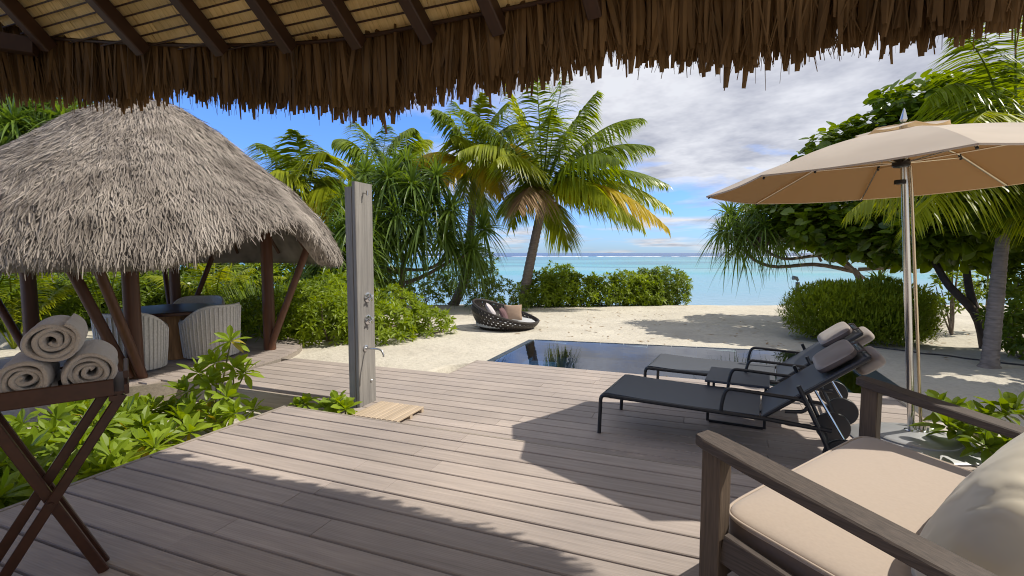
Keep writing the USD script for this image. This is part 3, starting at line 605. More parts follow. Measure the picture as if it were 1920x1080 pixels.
db = thing('duckboard', 'small pale slatted wooden mat at the foot of the shower post', 'duckboard', (-2.84, 3.94, 0.0))
for i in range(9):
    u0 = -3.095 + i * 0.0585
    obj('slat', MB().beam((u0 + 0.026, 3.715, 0.043), (u0 + 0.026, 4.178, 0.043), 0.050, 0.020), 'tray_slat_wood', db)
for y in (3.735, 3.95, 4.155): obj('cross_batten', MB().box((-3.09, y - 0.02, 0.001), (-2.575, y + 0.02, 0.0325)), 'tray_slat_wood', db)

# ------------------------------------------------------------------ sun loungers
def lounger(label, base, rz, first=None):
    if first is not None: return copy_of(first, 'sun_lounger', label, 'sun lounger', base, rz, None)
    t_ = thing('sun_lounger', label, 'sun lounger', base, rotz=rz, local=True)
    w, zt = 0.73, 0.345
    def T(pts, r=0.016): return MB().tube(pts, r, 8)
    for y in (0, w):
        obj('side_rail', T([(0.03, y, zt), (0.6, y, zt - 0.003), (1.30, y, zt - 0.008), (1.72, y, 0.315)], 0.017), 'black_frame', t_, smooth=40)
        obj('leg', T(smooth_path([(0.10, y, zt), (0.03, y, zt), (0.0, y, zt - 0.03), (-0.005, y, 0.2), (-0.012, y, 0.0)], 14), 0.017), 'black_frame', t_, smooth=40)
        obj('leg', T([(1.50, y, 0.62), (1.64, y, 0.32), (1.78, y, 0.0)], 0.016), 'black_frame', t_, smooth=40)
        obj('armrest', T(smooth_path([(0.98, y, zt), (0.99, y, 0.44), (1.02, y, 0.525), (1.10, y, 0.535), (1.35, y, 0.525), (1.52, y, 0.515), (1.56, y, 0.47), (1.53, y, 0.43), (1.42, y, 0.415)], 26), 0.014), 'black_frame', t_, smooth=40)
        b_ = obj('back_stile', T([(1.27, y + (0.02 if y == 0 else -0.02), zt - 0.005), (1.92, y + (0.02 if y == 0 else -0.02), 0.865)], 0.016), 'black_frame', t_, smooth=40)
    obj('crossbar', T([(0.015, 0, zt), (0.015, w, zt)], 0.014), 'black_frame', t_, smooth=40)
    obj('crossbar', T([(1.74, 0, 0.10), (1.74, w, 0.10)], 0.012), 'black_frame', t_, smooth=40)
    obj('crossbar', T([(1.92, 0.02, 0.865), (1.92, w - 0.02, 0.865)], 0.014), 'black_frame', t_, smooth=40)
    obj('prop', T([(1.60, 0.1, 0.60), (1.86, 0.1, 0.14)], 0.009), 'steel', t_, smooth=40)
    prof = [(0.02, 0.358), (0.06, 0.362), (0.35, 0.350), (0.8, 0.346), (1.25, 0.348)]
    obj('sling_seat', MB().loft([[(x, y, z + 0.018 * abs((y - w / 2) / (w / 2)) ** 2 - 0.006) for y in np.linspace(0.0, w, 9)] + [(x, y, z - 0.022 + 0.018 * abs((y - w / 2) / (w / 2)) ** 2) for y in np.linspace(w, 0.0, 9)] for x, z in prof]), 'sling', t_, smooth=30)
    obj('sling_back', MB().loft([[(x - dn * 0.6, y, z + dn * 0.75 - 0.02 * (1 - abs((y - w / 2) / (w / 2)) ** 2)) for dn, ys_ in ((0.012, np.linspace(0.03, w - 0.03, 9)), (-0.008, np.linspace(w - 0.03, 0.03, 9))) for y in ys_] for x, z in ((1.27, 0.345), (1.5, 0.535), (1.7, 0.695), (1.91, 0.86))]), 'sling', t_, smooth=30)
    for y in (0.02, w - 0.02):
        wh = obj('wheel', MB().loft([[(1.80 + r * math.cos(a), y + o, 0.13 + r * math.sin(a)) for a in np.linspace(0, 2 * math.pi, 33)[:-1]] for r, o in ((0.09, -0.018), (0.125, -0.018), (0.13, -0.008), (0.13, 0.008), (0.125, 0.018), (0.09, 0.018))]), 'black_frame', t_, smooth=40)
        obj('hub', MB().loft([[(1.80 + r * math.cos(a), y + o, 0.13 + r * math.sin(a)) for a in np.linspace(0, 2 * math.pi, 17)[:-1]] for r, o in ((0.022, -0.022), (0.022, 0.022))]), 'black_frame', wh, smooth=40)
    return t_
RZ = math.radians(-6.6)
l1 = lounger('nearer black sling sun lounger, closest to the wooden armchair', (-0.80, 4.24, 0), RZ)
lounger('farther black sling sun lounger, standing along the pool edge', (-0.54, 5.43, 0), RZ, l1)
def head_cushion(label, base):
    t_ = thing('head_cushion', label, 'cushion', base, rotz=RZ, local=True)
    d = nrm(np.array([0.65, 0, 0.52])); n_ = np.array([-d[2], 0, d[0]]); o = np.array([1.775, 0.365, 0.763]) + n_ * 0.048
    s_ = superbox(0.15, 0.285, 0.044, 0.6, 0.4, 40, 16)
    s_[..., 2] += 0.01 * (meshkit.fbm(s_ * 7, 3) - 0.5)
    q = o + s_[..., :1] * d + s_[..., 1:2] * np.array([0, 1, 0]) + s_[..., 2:] * n_
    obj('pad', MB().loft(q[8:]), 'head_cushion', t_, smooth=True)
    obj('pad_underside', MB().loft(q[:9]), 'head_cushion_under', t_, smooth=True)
    o2 = np.array([1.955, 0.365, 0.79]); s2 = superbox(0.10, 0.26, 0.05, 0.6, 0.4, 32, 12)
    obj('counterweight', MB().loft(o2 + s2[..., :1] * d + s2[..., 1:2] * np.array([0, 1, 0]) + s2[..., 2:] * n_), 'head_cushion', t_, smooth=True)
    sb = MB()
    for y in (0.2, 0.53): sb.tube([np.array([1.84, y, 0.86]), np.array([1.92, y, 0.895]), np.array([1.955, y, 0.85])], 0.008, 6)
    obj('strap', sb, 'head_cushion_under', t_)
    return t_
head_cushion('taupe head cushion strapped over the back of the nearer sun lounger', (-0.80, 4.24, 0))
head_cushion('taupe head cushion strapped over the back of the farther sun lounger', (-0.54, 5.43, 0))
stb = thing('side_table', 'low dark side table with sled legs between the two sun loungers', 'side table', (0.40, 5.14, 0))
dx, dy = np.array([math.cos(RZ), math.sin(RZ), 0]), np.array([-math.sin(RZ), math.cos(RZ), 0])
c_ = np.array([0.36, 5.13, 0])
obj('table_top', MB().beam(c_ - dx * 0.27 + UP * 0.40, c_ + dx * 0.27 + UP * 0.40, 0.60, 0.022), 'sling', stb)
for s_ in (-0.26, 0.26):
    e = c_ + dy * s_
    obj('sled_leg', MB().beam(e - dx * 0.24 + UP * 0.39, e - dx * 0.24 + UP * 0.012, 0.024, 0.024, up=dy).beam(e + dx * 0.24 + UP * 0.39, e + dx * 0.24 + UP * 0.012, 0.024, 0.024, up=dy).beam(e - dx * 0.228 + UP * 0.013, e + dx * 0.228 + UP * 0.013, 0.022, 0.022), 'black_frame', stb)

# ------------------------------------------------------------------ parasol
um = thing('parasol', 'large cream octagonal parasol on twin steel masts, tilted a little', 'parasol', (1.72, 5.0, 0))
UC = np.array([1.44, 4.73, 2.169]); UR = 1.42; ph0 = 4.642
def rim(k, r=UR, drop=0.0):
    a = ph0 - 2 * math.pi * k / 8; dd = np.array([r * math.cos(a), r * math.sin(a), 0]); dd[2] = 0.038 * dd[0] - 0.007 * dd[1] - drop
    return UC + dd
APEX = UC + np.array([0, 0, 0.40])
def crown(k, t): # a point on rib k, t from the apex, gently domed
    e = rim(k); p = APEX + (e - APEX) * t; return p + UP * (0.05 * math.sin(t * math.pi))
for k in range(8):
    rows = []
    for t in np.linspace(0.10, 1, 9):
        a, b = crown(k, t), crown(k + 1, t); q = []
        for s in np.linspace(0, 1, 9):
            p = a + (b - a) * s; p = p - UP * 0.014 * math.sin(s * math.pi) * t + (UC - rim(k + 0.5)) * 0.012 * math.sin(s * math.pi) * t * np.array([1, 1, 0])
            q.append(p)
        rows.append(q)
    rows = np.array(rows); m = MB().loft(rows, caps=False, closed=False)
    hem = np.array([rows[-1], rows[-1] - UP * 0.012]); m.loft(hem, caps=False, closed=False)
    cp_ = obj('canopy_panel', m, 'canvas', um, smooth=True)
    obj('lining', MB().loft(rows - UP * 0.006, caps=False, closed=False), 'lining', cp_, smooth=True)  # added layer below the canvas, coloured as its shaded underside
m = MB()
for k in range(8):
    rows = [[(crown(k, t) * (1 - s) + crown(k + 1, t) * s) + UP * (0.035 - 0.02 * math.sin(s * math.pi) * (t / 0.2) + 0.006 * math.sin(k * 2.3 + s * 5)) for s in np.linspace(0, 1, 6)] for t in (0.0, 0.08, 0.15, 0.22)]
    m.loft(rows, caps=False, closed=False)
obj('vent_cap', m, 'canvas', um, smooth=True)
HUB = UC + np.array([0.0, 0.0, 0.09]); HUB[2] = 2.30
for k in range(8):
    rb = obj('rib', MB().tube([crown(k, 0.05) - UP * 0.03, crown(k, 0.5) - UP * 0.022, crown(k, 0.985) - UP * 0.02], 0.0085, 6), 'brass_mast', um)
    obj('strut', MB().tube([HUB, crown(k, 0.52) - UP * 0.035], 0.007, 6), 'brass_mast', um)
    obj('joint', MB().tube([crown(k, 0.50) - UP * 0.02, crown(k, 0.52) - UP * 0.05], 0.011, 8), 'black_frame', rb)
    obj('rib_tip', MB().tube([crown(k, 0.975) - UP * 0.012, crown(k, 0.985) - UP * 0.035], 0.008, 6), 'black_frame', rb)
B0 = np.array([1.70, 4.99, 0.03]); top_ = HUB
off = np.array([0.075, 0.02, 0])
obj('mast', MB().tube([B0, APEX + UP * 0.02], 0.026, 14), 'steel', um, smooth=40)
obj('mast', MB().tube([B0 + off, HUB + off * 0.9 - UP * 0.02], 0.012, 12), 'brass_mast', um, smooth=40)
obj('hub', MB().lathe([(0.05, -0.03), (0.06, -0.02), (0.06, 0.02), (0.05, 0.03)], HUB, 16).lathe([(0.04, 0), (0.04, 0.03)], HUB - UP * 0.16, 12), 'black_frame', um, smooth=40)
obj('finial', MB().lathe([(0.018, 0.02), (0.026, 0.035), (0.02, 0.06), (0.008, 0.11), (0.002, 0.125)], APEX + UP * 0.03, 14), 'steel', um, smooth=40)
bs = obj('base_plate', MB().lathe([(0.46, 0.001), (0.465, 0.012), (0.44, 0.022), (0.30, 0.05), (0.285, 0.05)], (1.72, 4.98, 0), 56), 'brushed_steel', um, smooth=35)
obj('base_dome', MB().lathe([(0.30, 0.045), (0.305, 0.06), (0.28, 0.075), (0.06, 0.10), (0.0005, 0.101)], (1.72, 4.98, 0), 48), 'brushed_steel', um, smooth=35)
for o in (0, 1):
    obj('mast_flange', MB().lathe([(0.055, 0.095), (0.055, 0.104), (0.032, 0.112), (0.03, 0.16), (0.024, 0.165)], (B0 + off * o) * np.array([1, 1, 0]), 20), 'steel', um, smooth=40)

# ------------------------------------------------------------------ wooden armchair in the corner
CF = np.array([-0.005, 2.045, 0]); cs = nrm(np.array([0.932 + 0.012, 3.451 - 2.036, 0])); cr = np.array([cs[1], -cs[0], 0])
def ch(s, r, z): return CF + cs * s + cr * r + UP * z
ac = thing('garden_armchair', 'weathered teak armchair with sloping arms in the near right corner', 'armchair', ch(0.85, 0.45, UZ))
WID, AZ, SL = 1.70, 0.865, -0.17
for s in (0.065, WID - 0.065):
    obj('armrest', MB().loft([[ch(s + a * (1 - 0.25 * max(0, 1 - r / 0.05)), r, AZ + SL * r + b) for a, b in ((-0.062, -0.042), (0.062, -0.042), (0.065, -0.036), (0.065, -0.006), (0.058, 0), (-0.058, 0), (-0.065, -0.006), (-0.065, -0.036))] for r in (-0.012, 0.0, 0.03, 0.2, 0.5, 0.8, 1.05)]), 'bench_wood', ac)
    for r in (0.055, 0.98):
        zt = AZ + SL * r - 0.043
        obj('leg', MB().beam(ch(s, r, UZ + 0.001), ch(s, r, zt), 0.085, 0.075, up=cs), 'bench_leg', ac)
    obj('side_rail', MB().beam(ch(s, 0.10, 0.43), ch(s, 0.94, 0.31), 0.04, 0.12), 'bench_wood', ac)
obj('front_rail', MB().beam(ch(0.11, 0.055, 0.33), ch(WID - 0.11, 0.055, 0.33), 0.045, 0.11), 'bench_wood', ac)
obj('back_rail', MB().beam(ch(0.11, 1.02, 0.30), ch(WID - 0.11, 1.02, 0.30), 0.045, 0.11), 'bench_wood', ac)
for i in range(9): obj('seat_slat', MB().beam(ch(0.11, 0.13 + i * 0.092, 0.335 - i * 0.010), ch(WID - 0.11, 0.13 + i * 0.092, 0.335 - i * 0.010), 0.06, 0.02), 'bench_wood', ac)
obj('back_top', MB().beam(ch(0.05, 1.16, 0.86), ch(WID - 0.05, 1.16, 0.86), 0.04, 0.09), 'bench_wood', ac)
for i in range(11): obj('back_slat', MB().beam(ch(0.16 + i * 0.138, 1.03, 0.30), ch(0.16 + i * 0.138, 1.16, 0.83), 0.05, 0.022, up=cr), 'bench_wood', ac)
sc = thing('seat_cushion', 'wide beige seat cushion with piped edges on the teak armchair', 'cushion', ch(0.85, 0.5, 0.40))
q = superbox(0.735, 0.46, 0.085, 0.22, 0.16, 96, 28); q[..., 2] *= 1 + 0.22 * (1 - (q[..., 0] / 0.735) ** 2) * (1 - (q[..., 1] / 0.46) ** 2)
q[..., 2] += 0.012 * (meshkit.fbm(q * 4, 3) - 0.5)
def cu(q, r0=0.50, z0=0.432): return np.array([0, 0, 0]) + CF + cs * (0.85 + q[..., :1]) + cr * (r0 + q[..., 1:2]) + UP * (z0 + q[..., 2:] - 0.10 * q[..., 1:2])
kz = int(np.argmax(q[:, :, 2].min(1) > 0.045))
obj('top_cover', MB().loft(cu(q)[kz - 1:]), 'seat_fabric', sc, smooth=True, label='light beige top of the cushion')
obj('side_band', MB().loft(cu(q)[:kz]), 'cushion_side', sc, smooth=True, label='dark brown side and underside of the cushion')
f_ = lambda w, e: np.sign(w) * np.abs(w) ** e
an = np.linspace(0, 2 * math.pi, 97)
for z in (0.062, -0.062):
    ring = np.stack([0.738 * f_(np.cos(an), 0.16), 0.463 * f_(np.sin(an), 0.16), np.full(97, z)], -1)
    obj('piping', MB().tube(cu(ring), 0.0065, 6, False), 'seat_fabric', sc, smooth=True)
q = superbox(0.66, 0.30, 0.165, 0.75, 0.5, 140, 70); n_ = nrm(q * np.array([1, 2, 4.0]))
wob_ = meshkit.fbm(q * np.array([5.0, 7.0, 6.0]), 3, 4)
fold = 0.0
for cx_, cy_, fq in ((-0.72, -0.34, 17.0), (-0.72, 0.36, 14.0), (0.72, -0.34, 15.0), (0.72, 0.36, 16.0)):
    dd_ = np.hypot(q[..., 0] - cx_, q[..., 1] - cy_); ph_ = np.arctan2(q[..., 1] - cy_, q[..., 0] - cx_)
    fold = fold + np.maximum(np.sin(ph_ * fq + wob_ * 9), -0.25) * np.exp(-((dd_ - 0.16) / 0.22) ** 2) * 0.007
seam_ = np.clip(np.abs(q[..., 1]) / 0.30, 0, 1) ** 5 * np.sin(q[..., 0] * 34 + wob_ * 8) * 0.006
q = q + n_ * (fold + seam_ + (wob_ - 0.5) * 0.018)[..., None]
pw = (q.reshape(-1, 3), None); pc = np.array([0.87, 0.81, 0.675]); tl = math.radians(60)
v_ = pw[0]; ex, ey, ez = cs, nrm(cr * math.cos(tl) + UP * math.sin(tl)), nrm(-cr * math.sin(tl) + UP * math.cos(tl))
bp = thing('back_pillow', 'plump creased cream back pillow propped against the armchair back', 'pillow', ch(0.9, 0.8, 0.5))
obj('cover', MB().loft((ch(*pc) + v_[:, :1] * ex + v_[:, 1:2] * ey + v_[:, 2:] * ez).reshape(q.shape)), 'pillow_fabric', bp, smooth=True)

# ------------------------------------------------------------------ towel stand at the left
TF = np.array([-2.415, 1.395, 0]); td = np.array([0.507, 0.862, 0]); tn = np.array([-0.862, 0.507, 0])  # td runs along the front edge towards the right end
def ts_(a, b, z): return TF + td * a + tn * b + UP * z
tr = thing('folding_tray_stand', 'dark wooden butler tray on crossed folding legs at the left edge', 'tray stand', ts_(-0.35, 0.25, UZ))
LEN, DEP, TZ = 0.56, 0.46, 0.965
obj('tray_bottom', MB().loft([[ts_(-LEN, 0, TZ), ts_(0, 0, TZ), ts_(0, DEP, TZ), ts_(-LEN, DEP, TZ)], [ts_(-LEN, 0, TZ + 0.014), ts_(0, 0, TZ + 0.014), ts_(0, DEP, TZ + 0.014), ts_(-LEN, DEP, TZ + 0.014)]]), 'tray_wood', tr)
for b in (0.0, DEP): obj('tray_side', MB().beam(ts_(-LEN, b, TZ + 0.035), ts_(-0.045, b, TZ + 0.035), 0.016, 0.075), 'tray_wood', tr)
for a in (-LEN, 0.0):
    obj('tray_side', MB().beam(ts_(a, -0.012, TZ + 0.022), ts_(a, DEP + 0.012, TZ + 0.022), 0.018, 0.045), 'tray_wood', tr)
    obj('tray_handle', MB().beam(ts_(a, 0.06, TZ + 0.075), ts_(a, DEP - 0.06, TZ + 0.075), 0.02, 0.035), 'tray_wood', tr)
for b, sh in ((0.015, 0.0), (0.10, -0.06)):
    obj('leg', MB().beam(ts_(-0.018 + sh, b, TZ - 0.004), ts_(-0.50 + sh, b, UZ), 0.024, 0.040, up=td), 'tray_wood', tr)
    obj('leg', MB().beam(ts_(-0.455, b + 0.026, TZ - 0.004), ts_(-0.118, b + 0.026, UZ), 0.024, 0.040, up=td), 'tray_wood', tr)
for a, z in ((-0.05, TZ - 0.016), (-0.455, TZ - 0.016)): obj('leg_bar', MB().beam(ts_(a, 0.0, z), ts_(a, DEP, z), 0.03, 0.024), 'tray_wood', tr)
obj('pivot', MB().tube([ts_(-0.275, -0.005, 0.53), ts_(-0.275, 0.16, 0.53)], 0.011, 8), 'tray_wood', tr, smooth=40)
def towel(label, a, z, r, b0, L, seed, spin):
    rg = np.random.default_rng(seed); turns = 3.6; n = 150; th = np.linspace(0, turns * 2 * math.pi, n); th_ = 0.0
    rad = 0.012 + (r - 0.012) * (th / th[-1]) ** 0.92; wob = 1 + 0.07 * np.sin(th * 1.0 + seed) + 0.06 * np.sin(th * 2.3 + 2 * seed) * (1 - 0.6 * rad / r) + 0.03 * np.sin(th * 3.7 + seed)
    pitch = (r - 0.012) / turns; hw = 0.46 * pitch
    t_ = thing('rolled_towel', label, 'towel', ts_(a, b0, z - r))
    rings = []
    ys = np.concatenate([[0, 0.004, 0.012], np.linspace(0.03, L - 0.03, 8), [L - 0.012, L - 0.004, L]])
    for y in ys:
        e = min(y, L - y); k = hw * min(1, 0.45 + 0.55 * (e / 0.012) ** 0.5)
        ring = []
        for sgn, idx in ((1, range(n)), (-1, range(n - 1, -1, -1))):
            for i in idx:
                rr = rad[i] * wob[i] + sgn * k + 0.004 * math.sin(y * 30 + th[i] * 1.4)
                an_ = th[i] + spin; ins = 0.010 * math.sin(th[i] * 0.7 + seed) + 0.02 * (1 - rad[i] / r) if y == 0 or y < 0.013 else 0
                ring.append(ts_(a + rr * math.cos(an_), b0 + y + ins, z + rr * math.sin(an_) * 0.93))
        rings.append(ring)
    rings = np.array(rings); mbt = MB().loft(rings, caps=False)
    for ring, flip in ((rings[0], False), (rings[-1], True)):
        kk = 2 * n; f = [(i, i + 1, kk - 2 - i, kk - 1 - i) for i in range(n - 1)]
        mbt.add(ring, f if not flip else [x[::-1] for x in f])
    obj('cloth', mbt, 'towel_cloth', t_, smooth=60)
towel('rolled grey-white towel at the right end of the tray, under the top roll', -0.125, TZ + 0.110, 0.094, 0.02, 0.42, 3, 0.6)
towel('rolled grey-white towel at the left end of the tray, partly out of view', -0.328, TZ + 0.108, 0.092, 0.01, 0.42, 5, 2.0)
towel('rolled grey-white towel lying on top of the other two', -0.232, TZ + 0.262, 0.093, 0.0, 0.42, 8, 3.6)

# ------------------------------------------------------------------ woven nest chair on the sand
NC = np.array([-4.1, 10.12, -0.13]); nx = nrm(ACROSS * 0.97 - AHEAD * 0.25); ny = np.cross(UP, nx)
ns = thing('nest_chair', 'round dark woven daybed like an open nest, standing on the sand', 'daybed', NC)
def nest(a, t):  # a = angle, 0 faces right; t 0 ground .. 1 rim
    back = (1 - math.cos(a)) / 2
    H_ = 0.20 + 0.46 * back ** 1.2
    r = 0.52 + 0.24 * math.sin(min(t * 1.15, 1.0) * math.pi / 2) - 0.10 * max(0, t - 0.75) * 4 * back * 0.5
    return NC + nx * (r * math.cos(a) - 0.10 * t * back * 0) + ny * (r * math.sin(a)) + UP * (0.0 + H_ * t)
m = MB(); NA, NT = 44, 7
for i in range(NA):
    for j in range(NT):
        o = 0.5 * (j % 2); A0, A1 = (i + o) / NA * 2 * math.pi, (i + 1 + o) / NA * 2 * math.pi; T0, T1 = j / NT, (j + 1) / NT
        outer = [nest(A0, T0), nest((A0 + A1) / 2, T0), nest(A1, T0), nest(A1, (T0 + T1) / 2), nest(A1, T1), nest((A0 + A1) / 2, T1), nest(A0, T1), nest(A0, (T0 + T1) / 2)]
        ca, ct = (A0 + A1) / 2, (T0 + T1) / 2
        inner = [nest(ca + 0.23 * (A1 - A0) * math.cos(b), ct + 0.23 * (T1 - T0) * math.sin(b)) for b in np.radians([225, 270, 315, 0, 45, 90, 135, 180])]
        v = np.array(outer + inner); cen = NC + UP * 0.3; inn = v + nrm(cen - v) * 0.02
        f = [(k, (k + 1) % 8, 8 + (k + 1) % 8, 8 + k) for k in range(8)]
        m.add(v, f); m.add(inn, [x[::-1] for x in f])
obj('woven_shell', m, 'dark_wicker', ns)
obj('rim', MB().tube([nest(a, 1.0) for a in np.linspace(0, 2 * math.pi, 49)], 0.026, 8, False), 'dark_wicker', ns, smooth=40)
obj('foot_ring', MB().tube([nest(a, 0.0) + UP * 0.02 for a in np.linspace(0, 2 * math.pi, 49)], 0.024, 8, False), 'dark_wicker', ns, smooth=40)
np_ = thing('daybed_pad', 'round pale grey pad lying in the nest daybed', 'cushion', NC + UP * 0.15)
obj('pad', MB().lathe([(0.0005, 0.10), (0.60, 0.10), (0.66, 0.13), (0.67, 0.18), (0.62, 0.215), (0.0005, 0.225)], NC + nx * 0.02, 40), 'pad_grey', np_, smooth=40)
def npil(label, mt, x, y, z, w, h, t, rz, tilt, sd_):
    pv_, pf_ = pillow(w, h, t, 16, sd_).get(); ex = nx * math.cos(rz) + ny * math.sin(rz); e2 = np.cross(UP, ex); ey = nrm(UP * math.sin(tilt) + e2 * math.cos(tilt)); ez = np.cross(ex, ey)
    o = NC + nx * x + ny * y + UP * z; t_ = thing('daybed_pillow', label, 'pillow', o)
    obj('cover', (o + pv_[:, :1] * ex + pv_[:, 1:2] * ey + pv_[:, 2:] * ez, pf_), mt, t_, smooth=True)
npil('mottled grey pillow against the high back of the nest daybed', 'pad_pattern', -0.28, -0.12, 0.42, 0.45, 0.42, 0.14, 1.9, 1.0, 1)
npil('dark plum pillow in the middle of the nest daybed', 'pad_plum', 0.02, -0.15, 0.36, 0.36, 0.34, 0.14, 1.7, 1.1, 2)
npil('tan pillow standing nearest the open end of the nest daybed', 'pad_tan', 0.20, -0.02, 0.40, 0.40, 0.36, 0.14, 0.3, 1.2, 3)

# ------------------------------------------------------------------ bollard light, hose, deck light
bq = np.array([2.5, 15.45, -0.16])
bl = thing('bollard_light', 'slim grey bollard lamp on the sand in front of the lagoon', 'bollard', bq)
obj('foot', MB().lathe([(0.16, 0), (0.16, 0.03), (0.06, 0.04)], bq, 20), 'bollard_metal', bl, smooth=40)
obj('column', MB().lathe([(0.055, 0.03), (0.055, 0.95)], bq, 20), 'bollard_metal', bl, smooth=40)
obj('lamp_head', MB().tube([bq + UP * 0.95, bq + UP * 1.0, bq + UP * 1.06 - ACROSS * 0.04, bq + UP * 1.07 - ACROSS * 0.14], [0.04, 0.035, 0.05, 0.06], 12), 'bollard_metal', bl, smooth=40)
hs = thing('garden_hose', 'thin dark hose lying on the shaded sand behind the parasol', 'hose', (3.3, 10.5, -0.1))
hp = smooth_path([(2.35, 10.6, 0), (2.9, 10.4, 0), (3.4, 9.95, 0), (3.8, 9.8, 0), (4.5, 9.3, 0), (5.4, 8.4, 0)], 40); hp[:, 2] = ground_z(hp[:, 0], hp[:, 1]) + 0.012
obj('tube', MB().tube(hp, 0.013, 6), 'hose_rubber', hs, smooth=40)
dl = thing('deck_light', 'small grey domed fitting at the bottom edge beside the armchair', 'deck light', (-0.27, 1.82, UZ))
obj('dome', MB().lathe([(0.05, 0.0), (0.05, 0.02), (0.045, 0.045), (0.03, 0.062), (0.0005, 0.068)], (-0.265, 1.80, UZ), 24), 'brushed_steel', dl, smooth=40)
#PLANTS
rd_ = np.random.default_rng(91); n_d = 260; xd, yd = rd_.uniform(-5.5, 5.5, n_d), rd_.uniform(9.3, 15.0, n_d)
zd = ground_z(xd, yd) + 0.006; yw_ = rd_.uniform(0, 6.3, n_d)
obj('leaf_litter', ribbons(np.stack([xd, yd, zd], -1), np.stack([np.cos(yw_), np.sin(yw_), rd_.uniform(0, 0.15, n_d)], -1), rd_.uniform(0.05, 0.16, n_d), rd_.uniform(0.02, 0.05, n_d), 0.03, 3, None, [0.4, 1, 0.1]), 'palm_dead', kind='stuff', label='dry fallen leaves scattered over the sand', category='leaf litter')
# ------------------------------------------------------------------ planting
OBO = [0.22, 0.45, 0.85, 1.0, 0.75, 0.12]; ROUND = [0.25, 0.85, 1.0, 0.8, 0.15]; LAN = [0.35, 0.9, 1.0, 0.6, 0.05]


def rosette(c, axis, n, L, W, rng, lo=-0.25, hi=1.2, K=4, prof=OBO, fold=0.16, droop=0.18):
    """leaves set round a shoot tip: upright inside, spread outside"""
    axis = nrm(np.asarray(axis, float)); a = nrm(np.cross(axis, [0.3, 0.1, 1.0] if abs(axis[2]) < 0.9 else [1.0, 0, 0.1])); b = np.cross(axis, a)
    ph = np.arange(n) * 2.399 + rng.uniform(0, 6.3); el = np.linspace(lo, hi, n) + rng.normal(0, 0.12, n)
    d = (np.cos(el) * np.cos(ph))[:, None] * a + (np.cos(el) * np.sin(ph))[:, None] * b + np.sin(el)[:, None] * axis
    sd = np.cross(d, axis + rng.normal(0, 0.25, (n, 3)))
    ln = L * rng.uniform(0.75, 1.15, n) * (1 - 0.25 * np.clip(el, 0, 1))
    return ribbons(np.asarray(c) + d * L * 0.06, d, ln, W * rng.uniform(0.8, 1.15, n), droop * rng.uniform(0.4, 1.6, n), K, sd, prof, fold)


def heads(centres, axes, n, L, W, rng, **kw):
    """many rosettes in one mesh"""
    mb = MB()
    for c, ax in zip(centres, axes): mb.add(*rosette(c, ax, n, L * rng.uniform(0.8, 1.2), W, rng, **kw))
    return mb


def bush(name, label, cat, blobs, material, n, L, W, seed, leaves=10, group=None, parts=120, stems='grey_bark', base=None, prof=OBO, low=-0.35, K=3, droop=0.15):
    """a shrub of many leafy shoots through its volume: the shoots nearest the terrace one by one, the rest together"""
    rng = np.random.default_rng(seed); C, Ax = [], []
    vol = np.array([r[0] * r[1] * r[2] for _, r in blobs]) ** 0.67
    for (c, r), k in zip(blobs, np.maximum((n * vol / vol.sum()).astype(int), 4)):
        p, q = balls(k, c, r, rng, 0.45); bump = 1 + 0.28 * (meshkit.fbm(q * 2.3 + seed, 3, seed) - 0.45)
        p = np.asarray(c) + (p - np.asarray(c)) * bump[:, None]
        C.append(p); Ax.append(q * 0.75 + np.array([0, 0, 0.55]) + rng.normal(0, 0.22, (k, 3)))
    C, Ax = np.vstack(C), np.vstack(Ax)
    gz = ground_z(C[:, 0], C[:, 1]); ok = C[:, 2] > gz + 0.03; C, Ax = C[ok], Ax[ok]
    base = np.array(base if base is not None else [*np.mean([b[0] for b in blobs], 0)[:2], 0.0]); base[2] = ground_z(base[0:1], base[1:2])[0]
    t_ = thing(name, label, cat, base, group)
    o = np.argsort(np.linalg.norm(C - EYE, axis=1) - 0.6 * C[:, 2]); near, far = o[:parts], o[parts:]
    for i in near: obj('leaf_shoot', rosette(C[i], Ax[i], leaves, L * rng.uniform(0.8, 1.2), W, rng, lo=low, K=K + 1, prof=prof, droop=droop), material, t_)
    if len(far): obj('foliage', heads(C[far], Ax[far], leaves, L, W, rng, lo=low, K=K, prof=prof, fold=0.0, droop=droop), material, t_, kind='stuff')
    for c, r in blobs:
        g0 = np.array([c[0], c[1], 0.0]); g0[2] = ground_z(g0[0:1], g0[1:2])[0] - 0.02
        for _ in range(3):
            e = np.asarray(c) + rng.normal(0, 0.35, 3) * np.asarray(r); obj('stem', MB().tube(smooth_path([g0, (g0 + e) / 2 + rng.normal(0, 0.05, 3), e], 7), np.linspace(0.022, 0.008, 7), 5), stems, t_)
    return t_


